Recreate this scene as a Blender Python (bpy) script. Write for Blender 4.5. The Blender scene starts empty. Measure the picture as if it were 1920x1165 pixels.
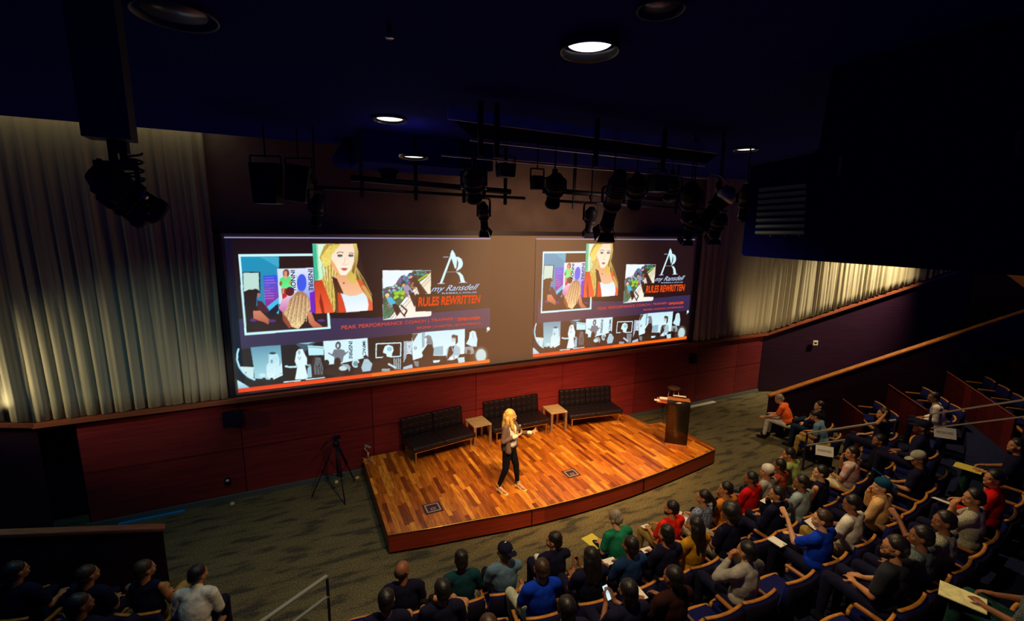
import bpy, bmesh, math, random
import numpy as np
from mathutils import Vector, Matrix, Euler, noise

random.seed(7)
SC = bpy.context.scene
COL = SC.collection
V = Vector
R = math.radians

def lin(r, g, b):
    f = lambda c: (c/255/12.92) if c/255 <= .04045 else ((c/255+.055)/1.055)**2.4
    return (f(r), f(g), f(b))

# ------------------------------------------------------------------ camera
FPX = 864.37
CAM_P, CAM_R, CAM_Y = R(10.273), R(.9664), R(25.8415)
EYE = V((0, 0, 5.5))
_f = V((math.sin(CAM_Y)*math.cos(CAM_P), math.cos(CAM_Y)*math.cos(CAM_P), -math.sin(CAM_P)))
_r = V((math.cos(CAM_Y), -math.sin(CAM_Y), 0))
_u = _r.cross(_f)
_r2 = math.cos(CAM_R)*_r + math.sin(CAM_R)*_u
_u2 = -math.sin(CAM_R)*_r + math.cos(CAM_R)*_u
cd = bpy.data.cameras.new('camera')
cam = bpy.data.objects.new('camera', cd)
COL.objects.link(cam)
cam.matrix_world = Matrix(((_r2.x, _u2.x, -_f.x, EYE.x), (_r2.y, _u2.y, -_f.y, EYE.y), (_r2.z, _u2.z, -_f.z, EYE.z), (0, 0, 0, 1)))
cd.sensor_width = 36
cd.lens = 36*FPX/1920
cd.clip_start = .05
cd.clip_end = 200
SC.camera = cam

def ray(x, y):
    return _r2*((x-960)/FPX) - _u2*((y-582.5)/FPX) + _f
def at(x, y, z):
    d = ray(x, y); return EYE + d*((z-EYE.z)/d.z)
def aty(x, y, Y):
    d = ray(x, y); return EYE + d*(Y/d.y)
def atx(x, y, X):
    d = ray(x, y); return EYE + d*(X/d.x)
def zat(x, y, X, Y):
    d = ray(x, y); t = (X*d.x+Y*d.y)/(d.x**2+d.y**2); return (EYE+d*t).z

# ------------------------------------------------------------------ world, exposure, lamps
w = bpy.data.worlds.new('hall_dark'); SC.world = w; w.use_nodes = True
w.node_tree.nodes['Background'].inputs[0].default_value = (.0, .01, 1, 1)
w.node_tree.nodes['Background'].inputs[1].default_value = .09
SC.view_settings.view_transform = 'Standard'
SC.view_settings.look = 'None'
SC.view_settings.exposure = 0
SC.view_settings.gamma = 1
SC.view_settings.use_curve_mapping = False

def spot(name, loc, target, power, color, angle=60, blend=.6, size=.12):
    l = bpy.data.lights.new(name, 'SPOT'); l.energy = power; l.color = color
    l.spot_size = R(angle); l.spot_blend = blend; l.shadow_soft_size = size
    o = bpy.data.objects.new(name, l); COL.objects.link(o); o.location = loc
    o.rotation_euler = (V(target)-V(loc)).to_track_quat('-Z', 'Y').to_euler()
    return o
def area(name, loc, target, power, color, sx, sy):
    l = bpy.data.lights.new(name, 'AREA'); l.energy = power; l.color = color
    l.shape = 'RECTANGLE'; l.size = sx; l.size_y = sy
    o = bpy.data.objects.new(name, l); COL.objects.link(o); o.location = loc
    o.rotation_euler = (V(target)-V(loc)).to_track_quat('-Z', 'Y').to_euler()
    return o
AMB = (1, .56, .2)
spot('stage_beam', (2.2, 5.1, 5.75), (4.1, 8.0, .4), 480, AMB, 50, .9)
spot('stage_beam', (3.3, 5.1, 5.75), (5.0, 8.0, .4), 900, AMB, 52, .9)
spot('stage_beam', (4.6, 5.1, 5.75), (6.4, 8.1, .4), 1000, AMB, 52, .9)
spot('stage_beam', (6.9, 5.1, 5.8), (7.5, 8.2, .5), 620, AMB, 48, .9)
spot('presenter_beam', (4.6, 4.4, 5.9), (3.65, 7.45, 1.5), 620, (1, .80, .5), 20, .8, .06)
spot('screen_spill', (5.6, 5.4, 5.6), (5.2, 10, 4.3), 470, (1, .60, .30), 88, 1, .3)
spot('house_or_added_beam', (2.13, 3.14, 6.55), (3.4, 4.2, 0), 600, (1, .74, .42), 110, .8)
spot('house_or_added_beam', (1.28, 6.36, 6.55), (1.8, 6.0, 0), 150, (1, .76, .42), 110, .8)
spot('house_or_added_beam', (7.05, 5.61, 6.55), (7.6, 4.6, 0), 620, (1, .72, .40), 110, .8)
spot('house_or_added_beam', (13.2, 6.2, 6.7), (13.4, 6.4, 0), 700, (1, .68, .35), 80, .8)
spot('house_or_added_beam', (-2.2, 6.6, 6.6), (-2.0, 7.6, 0), 110, (.2, .75, 1), 110, .8)  # added cool lamp without a fixture, tints the left carpet teal
spot('curtain_uplight_beam', (-4.38, 9.60, 2.42), (-4.36, 9.74, 4.2), 22, (1, .85, .5), 150, 1, .04)
spot('curtain_uplight_beam', (-5.6, 8.7, 3.1), (-3.7, 10, 2.8), 160, (1, .84, .46), 75, 1, .05)
spot('curtain_wash_left', (-.9, 8.9, 2.6), (-3.0, 10, 2.6), 20, (1, .92, .66), 120, 1, .1)
spot('curtain_wash_right', (17.6, 6.2, 6.6), (16.9, 8.9, 3.3), 2700, (1, .80, .46), 70, 1, .15)
spot('curtain_wash_right', (12.6, 8.6, 2.4), (14.6, 10, 3.6), 75, (1, .72, .38), 120, 1, .15)
area('slot_light_left', (-2.6, 9.65, 7.3), (-2.6, 9.95, 6.9), 3, (1, .85, .5), 3.4, .08)

# ------------------------------------------------------------------ materials
MC = {}
def mat(name, col, rough=.6, metal=0, var=.0, scale=8., bump=0., bscale=60., emit=None, estr=1., spec=.5, sheen=0, stretch=None, col2=None):
    if name in MC: return MC[name]
    m = bpy.data.materials.new(name); m.use_nodes = True; MC[name] = m
    nt = m.node_tree; b = nt.nodes['Principled BSDF']
    b.inputs['Base Color'].default_value = (*col, 1)
    b.inputs['Roughness'].default_value = rough
    b.inputs['Metallic'].default_value = metal
    b.inputs['Specular IOR Level'].default_value = spec
    if sheen: b.inputs['Sheen Weight'].default_value = sheen
    tc = nt.nodes.new('ShaderNodeTexCoord')
    src = tc.outputs['Object']
    if stretch:
        mp = nt.nodes.new('ShaderNodeMapping'); mp.inputs['Scale'].default_value = stretch
        nt.links.new(src, mp.inputs['Vector']); src = mp.outputs['Vector']
    n = nt.nodes.new('ShaderNodeTexNoise'); n.inputs['Scale'].default_value = scale; n.inputs['Detail'].default_value = 4
    nt.links.new(src, n.inputs['Vector'])
    if var or col2:
        mx = nt.nodes.new('ShaderNodeMix'); mx.data_type = 'RGBA'
        c2 = col2 if col2 else tuple(min(1, c*(1+var)) for c in col)
        c1 = col if col2 else tuple(c*(1-var) for c in col)
        mr = nt.nodes.new('ShaderNodeMapRange'); mr.inputs[1].default_value = .35; mr.inputs[2].default_value = .65
        nt.links.new(n.outputs['Fac'], mr.inputs[0]); nt.links.new(mr.outputs[0], mx.inputs[0])
        mx.inputs[6].default_value = (*c1, 1); mx.inputs[7].default_value = (*c2, 1)
        nt.links.new(mx.outputs[2], b.inputs['Base Color'])
    if bump:
        n2 = nt.nodes.new('ShaderNodeTexNoise'); n2.inputs['Scale'].default_value = bscale
        nt.links.new(src, n2.inputs['Vector'])
        bp = nt.nodes.new('ShaderNodeBump'); bp.inputs['Strength'].default_value = bump; bp.inputs['Distance'].default_value = .02
        nt.links.new(n2.outputs['Fac'], bp.inputs['Height']); nt.links.new(bp.outputs[0], b.inputs['Normal'])
    if emit:
        b.inputs['Emission Color'].default_value = (*emit, 1); b.inputs['Emission Strength'].default_value = estr
    return m

class G:
    """small node-graph helper"""
    def __init__(s, name):
        s.m = bpy.data.materials.new(name); s.m.use_nodes = True; s.nt = s.m.node_tree
        s.b = s.nt.nodes['Principled BSDF']; s.tc = s.nt.nodes.new('ShaderNodeTexCoord'); MC[name] = s.m
    def n(s, t, **k):
        x = s.nt.nodes.new(t)
        for a, v in k.items(): setattr(x, a, v)
        return x
    def l(s, a, b): s.nt.links.new(a, b)
    def math(s, op, a, b=None):
        x = s.n('ShaderNodeMath', operation=op)
        for i, v in enumerate((a, b)):
            if v is None: continue
            if isinstance(v, (int, float)): x.inputs[i].default_value = v
            else: s.l(v, x.inputs[i])
        return x.outputs[0]
    def comb(s, a, b, c=0):
        x = s.n('ShaderNodeCombineXYZ')
        for i, v in enumerate((a, b, c)):
            if isinstance(v, (int, float)): x.inputs[i].default_value = v
            else: s.l(v, x.inputs[i])
        return x.outputs[0]
    def ramp(s, f, stops):
        x = s.n('ShaderNodeValToRGB'); e = x.color_ramp.elements
        while len(e) < len(stops): e.new(.5)
        for i, (p, c) in enumerate(stops): e[i].position = p; e[i].color = (*c, 1)
        s.l(f, x.inputs[0]); return x.outputs[0]
    def mix(s, f, a, b, mode='MIX'):
        x = s.n('ShaderNodeMix', data_type='RGBA', blend_type=mode)
        for i, v in ((0, f), (6, a), (7, b)):
            if isinstance(v, (int, float)): x.inputs[i].default_value = v
            elif isinstance(v, tuple): x.inputs[i].default_value = (*v, 1)
            else: s.l(v, x.inputs[i])
        return x.outputs[2]

def plank_floor():
    g = G('stage_planks'); sp = g.n('ShaderNodeSeparateXYZ'); g.l(g.tc.outputs['Object'], sp.inputs[0])
    X, Y = sp.outputs[0], sp.outputs[1]
    cx = g.math('FLOOR', g.math('DIVIDE', X, .085))
    wn = g.n('ShaderNodeTexWhiteNoise', noise_dimensions='1D'); g.l(cx, wn.inputs['W'])
    cy = g.math('FLOOR', g.math('DIVIDE', g.math('ADD', Y, g.math('MULTIPLY', wn.outputs[0], 3.7)), .62))
    w2 = g.n('ShaderNodeTexWhiteNoise', noise_dimensions='2D'); g.l(g.comb(cx, cy), w2.inputs['Vector'])
    c = g.ramp(w2.outputs[0], [(0, (.17, .035, .006)), (.18, (.30, .075, .010)), (.5, (.50, .15, .016)), (.8, (.62, .21, .022)), (1, (.85, .36, .045))])
    nz = g.n('ShaderNodeTexNoise'); nz.inputs['Scale'].default_value = 5; nz.inputs['Detail'].default_value = 5
    mp = g.n('ShaderNodeMapping'); mp.inputs['Scale'].default_value = (7, .8, 1); g.l(g.tc.outputs['Object'], mp.inputs[0])
    av = g.n('ShaderNodeVectorMath', operation='ADD'); g.l(mp.outputs[0], av.inputs[0]); g.l(w2.outputs[1], av.inputs[1])
    g.l(av.outputs[0], nz.inputs['Vector'])
    gr = g.ramp(nz.outputs[0], [(.3, (.5, .42, .35)), (.5, (1, 1, 1)), (.68, (1.25, 1.2, 1.1))])
    c = g.mix(1., c, gr, 'MULTIPLY')
    fx = g.math('FRACT', g.math('DIVIDE', X, .085))
    e = g.math('LESS_THAN', fx, .035)
    c = g.mix(e, c, (.08, .015, .003))
    g.l(c, g.b.inputs['Base Color']); g.b.inputs['Roughness'].default_value = .3
    g.b.inputs['Specular IOR Level'].default_value = .4
    return g.m

def veneer(name, c1, c2, rough=.45, sx=.35, sz=9.):
    g = G(name); mp = g.n('ShaderNodeMapping'); mp.inputs['Scale'].default_value = (sx, sx, sz); g.l(g.tc.outputs['Object'], mp.inputs[0])
    nz = g.n('ShaderNodeTexNoise'); nz.inputs['Scale'].default_value = 3; nz.inputs['Detail'].default_value = 6; nz.inputs['Roughness'].default_value = .7
    g.l(mp.outputs[0], nz.inputs['Vector'])
    wv = g.n('ShaderNodeTexNoise'); wv.inputs['Scale'].default_value = 1.1; g.l(g.tc.outputs['Object'], wv.inputs['Vector'])
    at_ = g.n('ShaderNodeObjectInfo')
    c = g.ramp(nz.outputs[0], [(.33, c1), (.66, c2)])
    c = g.mix(g.math('MULTIPLY', wv.outputs[0], .5), c, c1)
    ca = g.n('ShaderNodeVertexColor'); ca.layer_name = 'tone'
    c = g.mix(1., c, ca.outputs[0], 'MULTIPLY')
    g.l(c, g.b.inputs['Base Color']); g.b.inputs['Roughness'].default_value = rough; g.b.inputs['Specular IOR Level'].default_value = .3
    return g.m

def carpet_mat():
    g = G('carpet'); mp = g.n('ShaderNodeMapping'); mp.inputs['Scale'].default_value = (1.3, 5.0, 1); mp.inputs['Rotation'].default_value = (0, 0, R(8)); g.l(g.tc.outputs['Object'], mp.inputs[0])
    n1 = g.n('ShaderNodeTexNoise'); n1.inputs['Scale'].default_value = 1.3; n1.inputs['Detail'].default_value = 3; g.l(mp.outputs[0], n1.inputs['Vector'])
    n2 = g.n('ShaderNodeTexNoise'); n2.inputs['Scale'].default_value = 45; n2.inputs['Detail'].default_value = 2; g.l(g.tc.outputs['Object'], n2.inputs['Vector'])
    c = g.ramp(n1.outputs[0], [(.36, (.06, .056, .045)), (.47, (.135, .115, .065)), (.75, (.17, .145, .078))])
    s = g.ramp(n2.outputs[0], [(.3, (.45, .5, .5)), (.55, (1, 1, 1)), (.75, (1.9, 1.75, 1.5))])
    c = g.mix(1., c, s, 'MULTIPLY')
    g.l(c, g.b.inputs['Base Color']); g.b.inputs['Roughness'].default_value = .95; g.b.inputs['Specular IOR Level'].default_value = .1
    bp = g.n('ShaderNodeBump'); bp.inputs['Strength'].default_value = .6; bp.inputs['Distance'].default_value = .01; g.l(n2.outputs[0], bp.inputs['Height']); g.l(bp.outputs[0], g.b.inputs['Normal'])
    return g.m

def curtain_mat(name, c):
    g = G(name)
    g.b.inputs['Base Color'].default_value = (*c, 1); g.b.inputs['Roughness'].default_value = .9
    g.b.inputs['Specular IOR Level'].default_value = .1
    tr = g.n('ShaderNodeBsdfTranslucent'); tr.inputs[0].default_value = (*c, 1)
    mx = g.n('ShaderNodeMixShader'); mx.inputs[0].default_value = .25
    g.l(g.b.outputs[0], mx.inputs[1]); g.l(tr.outputs[0], mx.inputs[2])
    g.l(mx.outputs[0], g.nt.nodes['Material Output'].inputs[0])
    nz = g.n('ShaderNodeTexNoise'); nz.inputs['Scale'].default_value = 70
    g.l(g.tc.outputs['Object'], nz.inputs['Vector'])
    bp = g.n('ShaderNodeBump'); bp.inputs['Strength'].default_value = .25; bp.inputs['Distance'].default_value = .01
    g.l(nz.outputs[0], bp.inputs['Height']); g.l(bp.outputs[0], g.b.inputs['Normal'])
    return g.m

M_CEIL = mat('ceiling_navy', (.002, .003, .17), .95, spec=.05)
M_RIG = mat('rig_black', (.003, .004, .022), .55, spec=.25)
M_RIGM = mat('rig_edge_metal', (.30, .33, .36), .35, .9, spec=.5)
M_CHROME = mat('chrome', (.75, .72, .68), .25, 1)
M_WALLUP = mat('upper_wall_paint', (.20, .145, .14), .85, var=.12, scale=2, spec=.2)
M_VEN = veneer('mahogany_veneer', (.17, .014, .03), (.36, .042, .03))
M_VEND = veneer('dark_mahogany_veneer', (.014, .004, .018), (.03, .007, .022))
M_FASC = veneer('stage_fascia_veneer', (.20, .018, .012), (.38, .05, .016), .4)
M_LEDGE = mat('ledge_wood', (.25, .07, .035), .25, var=.15, scale=4, stretch=(.3, 3, 3), spec=.6)
M_CAP = mat('orange_cap_wood', (.55, .20, .03), .35, var=.2, scale=6, stretch=(.4, 3, 3))
M_RAILW = mat('seat_rail_wood', (.55, .22, .035), .4, var=.2, scale=20)
M_STAGE = plank_floor()
M_CARP = carpet_mat()
M_TIER = mat('tier_carpet', (.010, .014, .05), .95, var=.5, scale=60, spec=.1)
M_CURT = curtain_mat('curtain_cloth', (.50, .45, .33))
M_LEATH = mat('black_leather', (.011, .007, .012), .36, bump=.15, bscale=90, spec=.5)
M_SEAT = mat('navy_upholstery', (.004, .006, .075), .85, var=.2, scale=50, spec=.15)
M_STEEL = mat('brushed_steel', (.55, .50, .42), .38, .85)
M_WHITE = mat('white_paper', (.82, .80, .72), .8, spec=.2)
M_YEL = mat('yellow_paper', (.85, .70, .10), .8, spec=.2)
M_MET = mat('lectern_metal', (.09, .07, .055), .28, .9, var=.2, scale=30, stretch=(6, 6, .2))
M_OWOOD = mat('lectern_wood', (.50, .15, .03), .4, var=.25, scale=8, stretch=(3, 3, .5))
M_TTOP = mat('table_top', (.62, .46, .26), .35, var=.15, scale=10)
M_BASE = mat('baseboard_vinyl', (.10, .12, .13), .3, spec=.6)

# ------------------------------------------------------------------ mesh helpers
class MB:
    def __init__(s): s.v = []; s.f = []; s.mi = []; s.c = 0; s.smooth = set()
    def add(s, vs, fs, mi=None, smooth=False):
        o = len(s.v); s.v += [tuple(v) for v in vs]
        for f in fs:
            if smooth: s.smooth.add(len(s.f))
            s.f.append(tuple(i+o for i in f)); s.mi.append(s.c if mi is None else mi)
        return s
    def box(s, c, d, M=None, mi=None):
        c = V(c); vs = []
        for x in (-.5, .5):
            for y in (-.5, .5):
                for z in (-.5, .5):
                    p = V((x*d[0], y*d[1], z*d[2]))
                    if M: p = M @ p
                    vs.append(c+p)
        return s.add(vs, [(0, 1, 3, 2), (4, 6, 7, 5), (0, 4, 5, 1), (2, 3, 7, 6), (0, 2, 6, 4), (1, 5, 7, 3)], mi)
    def bar(s, a, b, w, h, mi=None, up=V((0, 0, 1))):
        a, b = V(a), V(b); d = (b-a); L = d.length; d.normalize()
        x = d.cross(up)
        if x.length < 1e-4: x = V((1, 0, 0))
        x.normalize(); z = x.cross(d)
        M = Matrix((x, d, z)).transposed()
        return s.box((a+b)/2, (w, L, h), M, mi)
    def tube(s, pts, r, n=8, mi=None, cap=True):
        pts = [V(p) for p in pts]; rs = r if isinstance(r, (list, tuple)) else [r]*len(pts)
        vs = []; fs = []; prev = None
        for i, p in enumerate(pts):
            d = (pts[min(i+1, len(pts)-1)]-pts[max(i-1, 0)])
            if d.length < 1e-7: d = V((0, 0, 1))
            d.normalize()
            if prev is None:
                x = d.orthogonal().normalized()
            else:
                x = (prev - d*prev.dot(d)); x = x.normalized() if x.length > 1e-5 else d.orthogonal().normalized()
            prev = x; y = d.cross(x)
            for k in range(n):
                a = 2*math.pi*k/n; vs.append(p+(x*math.cos(a)+y*math.sin(a))*rs[i])
        for i in range(len(pts)-1):
            for k in range(n):
                k2 = (k+1) % n; fs.append((i*n+k, i*n+k2, (i+1)*n+k2, (i+1)*n+k))
        s.add(vs, fs, mi, True)
        if cap:
            m = len(s.v)-len(vs)
            s.f.append(tuple(m+k for k in range(n))[::-1]); s.mi.append(s.c if mi is None else mi)
            s.f.append(tuple(m+(len(pts)-1)*n+k for k in range(n))); s.mi.append(s.c if mi is None else mi)
        return s
    def lathe(s, prof, base, axis=V((0, 0, 1)), n=20, mi=None):
        axis = V(axis).normalized(); x = axis.orthogonal().normalized(); y = axis.cross(x); base = V(base)
        vs = []; fs = []
        for r, h in prof:
            for k in range(n):
                a = 2*math.pi*k/n; vs.append(base+axis*h+(x*math.cos(a)+y*math.sin(a))*max(r, 1e-4))
        for i in range(len(prof)-1):
            for k in range(n):
                k2 = (k+1) % n; fs.append((i*n+k, i*n+k2, (i+1)*n+k2, (i+1)*n+k))
        return s.add(vs, fs, mi, True)
    def poly(s, pts, thick, nrm, mi=None):
        """extruded planar polygon"""
        n = len(pts); nv = V(nrm)*thick; vs = [V(p) for p in pts]+[V(p)+nv for p in pts]
        fs = [tuple(range(n))[::-1], tuple(range(n, 2*n))]+[(i, (i+1) % n, n+(i+1) % n, n+i) for i in range(n)]
        return s.add(vs, fs, mi)
    def build(s, name, mats, parent=None, bevel=0, tone=False):
        me = bpy.data.meshes.new(name); me.from_pydata(s.v, [], s.f)
        mats = mats if isinstance(mats, (list, tuple)) else [mats]
        for m in mats: me.materials.append(m)
        me.polygons.foreach_set('material_index', [min(i, len(mats)-1) for i in s.mi])
        me.polygons.foreach_set('use_smooth', [i in s.smooth for i in range(len(s.f))])
        me.validate(); me.update()
        bm = bmesh.new(); bm.from_mesh(me); bmesh.ops.recalc_face_normals(bm, faces=bm.faces); bm.to_mesh(me); bm.free()
        a = me.color_attributes.new('tone', 'FLOAT_COLOR', 'CORNER')
        cols = np.ones((len(me.loops), 4), dtype=np.float32)
        if tone:
            t = tone
            for p in me.polygons:
                k = t(p.center)
                for li in p.loop_indices: cols[li, :3] = k
        a.data.foreach_set('color', cols.ravel())
        o = bpy.data.objects.new(name, me); COL.objects.link(o)
        if parent: o.parent = parent
        if bevel:
            b = o.modifiers.new('bevel', 'BEVEL'); b.width = bevel; b.segments = 2; b.limit_method = 'ANGLE'; b.angle_limit = R(40)
        return o

def tag(o, label=None, cat=None, group=None, kind=None):
    if label: o['label'] = label
    if cat: o['category'] = cat
    if group: o['group'] = group
    if kind: o['kind'] = kind
    return o
def empty(name, loc=(0, 0, 0), rz=0, label=None, cat=None, group=None):
    o = bpy.data.objects.new(name, None); COL.objects.link(o); o.location = loc; o.rotation_euler = (0, 0, rz)
    o.empty_display_size = .1
    return tag(o, label, cat, group)
def struct(o): o['kind'] = 'structure'; return o
def copy_tree(o, parent=None):
    c = o.copy(); COL.objects.link(c)
    if parent is not None: c.parent = parent
    for ch in o.children: copy_tree(ch, c)
    return c
# ------------------------------------------------------------------ structure
WALL_Y = 10.03
KR = V((14.4, WALL_Y)); KL = V((-4.02, WALL_Y))
SD = V((1, -.43)).normalized()           # direction of the right side wall, mirrored on the left
SDL = V((-1, -.43)).normalized()
RISE = .383/1.0886                       # slope of ledges along the side walls

b = MB(); b.box((6, 2.5, -.1), (50, 18, .2)); struct(b.build('floor', M_CARP))
b = MB(); b.box((5, 1.2, 6.9), (60, 14.6, .2)); struct(b.build('ceiling', M_CEIL))
b = MB(); b.box((5, 12, 9.4), (60, 12, .2)); struct(b.build('ceiling_over_slot', M_CEIL))
b = MB(); b.box((5, 8.6, 8.2), (60, .12, 2.4)); struct(b.build('trim_1', M_CEIL))

# upper back wall
b = MB(); b.box((5.2, WALL_Y+.15, 5.75), (19.0, .2, 7.3)); struct(b.build('wall_back', M_WALLUP))
# lower back wall of veneer panels with open joints
b = MB(); b.c = 1
b.box((5.45, WALL_Y+.12, 1.05), (17.96, .1, 2.1)); b.c = 0
xs = [-3.53, -1.07, 1.46, 3.93, 6.41, 8.90, 11.38, 13.2, 14.45]
for i in range(len(xs)-1):
    for z0, z1 in ((.1, 1.04), (1.05, 2.09)):
        b.box(((xs[i]+xs[i+1])/2, WALL_Y+.05, (z0+z1)/2), (xs[i+1]-xs[i]-.014, .05, z1-z0-.008))
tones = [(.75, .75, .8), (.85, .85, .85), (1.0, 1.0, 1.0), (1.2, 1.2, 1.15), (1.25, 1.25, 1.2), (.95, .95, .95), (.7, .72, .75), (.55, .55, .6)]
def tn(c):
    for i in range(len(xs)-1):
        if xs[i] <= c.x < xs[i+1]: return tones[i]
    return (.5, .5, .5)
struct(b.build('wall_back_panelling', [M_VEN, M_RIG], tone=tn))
b = MB(); b.box((-5.2, WALL_Y+.6, 1.05), (3.3, .1, 2.1)); b.box((-3.55, WALL_Y+.36, 1.05), (.05, .45, 2.1)); struct(b.build('wall_left_recess', M_VEND))

# ledge under the screen and curtains
def ledge(p0, p1, z0, z1, name, dep=.16, th=.09, m=M_LEDGE):
    p0, p1 = V(p0), V(p1); d = (p1-p0).normalized(); n = V((d.y, -d.x))
    if n.y > 0: n = -n
    q0, q1 = p0+n*dep, p1+n*dep; k0, k1 = p0-n*.1, p1-n*.1
    vs = [(k0.x, k0.y, z0), (k1.x, k1.y, z1), (q1.x, q1.y, z1), (q0.x, q0.y, z0)]
    vs += [(x, y, z-th) for x, y, z in vs]
    bb = MB(); bb.add(vs, [(0, 1, 2, 3), (7, 6, 5, 4), (0, 4, 5, 1), (1, 5, 6, 2), (2, 6, 7, 3), (3, 7, 4, 0)])
    return struct(bb.build(name, m, bevel=.008))
ledge((KL.x, KL.y), (KR.x, KR.y), 2.16, 2.13, 'trim_2')
TR = 9.0
eR = KR+SD*TR; eL = KL+SDL*5
ledge(KR, KR+SD*7.25, 2.12, 2.12+7.25*RISE, 'trim_3')
ledge(KL, eL, 2.16, 2.16+5*RISE, 'trim_4')
# side walls, lower dark panels following the rake, upper walls behind the curtains
def side(p0, d, L, name, zt0, sl, m, off=0, ztop=None):
    n = V((d.y, -d.x))
    if n.y > 0: n = -n
    a = p0-n*off; e = a+d*L
    pts = [(a.x, a.y, 0 if ztop is None else zt0), (e.x, e.y, 0 if ztop is None else zt0+sl*L), (e.x, e.y, zt0+sl*L if ztop is None else ztop), (a.x, a.y, zt0 if ztop is None else ztop)]
    bb = MB(); bb.poly(pts, .08, (-n.x, -n.y, 0)); return bb
bb = side(KR, SD, 7.3, '', 2.06, RISE, None, .02)
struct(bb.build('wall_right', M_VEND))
struct(side(KR, SD, 7.4, '', 2.06, RISE, None, .2, ztop=9.3).build('wall_right_upper', M_WALLUP))
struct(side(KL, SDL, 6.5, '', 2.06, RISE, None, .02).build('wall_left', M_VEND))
struct(side(KL, SDL, 6.5, '', 2.06, RISE, None, .2, ztop=9.3).build('wall_left_upper', M_WALLUP))

# baseboards
b = MB(); b.box((5.4, WALL_Y+.0, .05), (18, .05, .1)); struct(b.build('baseboard_back', M_BASE))
M_BLUE = mat('painted_blue_spill', (.02, .30, .75), .35, spec=.5)
b = MB(); b.box((-2.62, WALL_Y-.07, .012), (1.0, .07, .02)); tag(b.build('painted_light_strip', M_BLUE), 'bright blue light spill painted as a strip along the left wall foot', 'painted light')  # blue strip: spilled screen light at the wall foot, put into the colour
b = MB(); b.box((11.6, WALL_Y-.10, .012), (1.2, .12, .02)); tag(b.build('painted_light_strip', M_WHITE), 'pale grey gleam painted as a strip at the wall foot behind the lectern', 'painted light')  # pale strip stands in for a gleam along the wall foot

# screen: one wide fabric panel with black mask, two projected slides
SX0, SX1, SZ0, SZ1 = -1.10, 10.86, 2.17, 5.30
scr = empty('projection_screen', (4.88, WALL_Y-.02, 2.17), 0, 'very wide projection screen on the back wall showing the same slide twice', 'screen')
M_SCR = mat('screen_fabric', (.48, .40, .33), .9, spec=.1)
b = MB(); b.box((0, .02, (SZ1-SZ0)/2), (SX1-SX0, .03, SZ1-SZ0)); b.build('screen_fabric', M_SCR, scr)
b = MB()
b.box((0, -.01, SZ1-SZ0+.05), (SX1-SX0+.2, .10, .10)); b.box(((SX0-SX1)/2-.05, -.01, 1.6), (.09, .10, SZ1-SZ0+.05)); b.box(((SX1-SX0)/2+.05, -.01, 1.6), (.09, .10, SZ1-SZ0+.05))
b.box((0, -.01, -.015), (SX1-SX0+.2, .06, .05))
b.build('screen_frame', mat('mask_dark', (.03, .02, .035), .5), scr)

# curtains -----------------------------------------------------------
def curtain(name, path, zb, zt, freq, amp, label, seed):
    rnd = random.Random(seed)
    # dense samples along a polyline
    segs = []; L = 0; pts = []
    for i in range(len(path)-1):
        a, c = V(path[i]), V(path[i+1]); segs.append((a, c, L, (c-a).length)); L += (c-a).length
    N = int(L*60); folds = []
    x = 0
    while x < L+1:
        wdt = rnd.uniform(.45, 1.7)/freq; folds.append((x, wdt, rnd.uniform(.35, 1)*amp)); x += wdt
    vs = []; fs = []; rows = 14
    def off(s, h):
        y = 0
        for (x0, wd, am) in folds:
            if x0 <= s < x0+wd: y = am*math.sin(math.pi*(s-x0)/wd)**1.4
        return y*(.65+.5*h)+.014*math.sin(s*37+h*2+2*math.sin(s*3))+.008*math.sin(s*71+3*math.sin(s*2))
    for i in range(N+1):
        s = L*i/N
        for a, c, l0, ll in segs:
            if s <= l0+ll+1e-6: break
        t = (s-l0)/ll; p = a.lerp(c, t); d = (c-a).normalized(); n = V((d.y, -d.x))
        if n.y > 0: n = -n
        for r in range(rows+1):
            h = r/rows; zb_, zt_ = zb(p, s), zt
            o = off(s+.03*math.sin(h*3+s), 1-h)
            vs.append((p.x+n.x*o, p.y+n.y*o, zb_+(zt_-zb_)*h))
    for i in range(N):
        for r in range(rows):
            k = i*(rows+1)+r; fs.append((k, k+rows+1, k+rows+2, k+1))
    bb = MB(); bb.add(vs, fs, smooth=True); o = bb.build(name, M_CURT)
    sm = o.modifiers.new('solid', 'SOLIDIFY'); sm.thickness = .004
    return tag(o, label, 'curtain')
YC = WALL_Y-.06
curtain('curtain', [(-1.22, YC), (-4.0, YC), (-4.0-2.9, YC-2.9*.43)], lambda p, s: 2.17+max(0, (-4.0-p.x))*.383, 7.5, 5.6, .085, 'tall pleated beige curtain left of the screen, glowing at its foot', 3)
curtain('curtain', [(10.99, YC), (14.3, YC), (14.3+6.2, YC-6.2*.43)], lambda p, s: 2.15+max(0, (p.x-14.3))*.383, 7.5, 5.2, .085, 'tall pleated beige curtain right of the screen above the side wall', 5)

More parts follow.
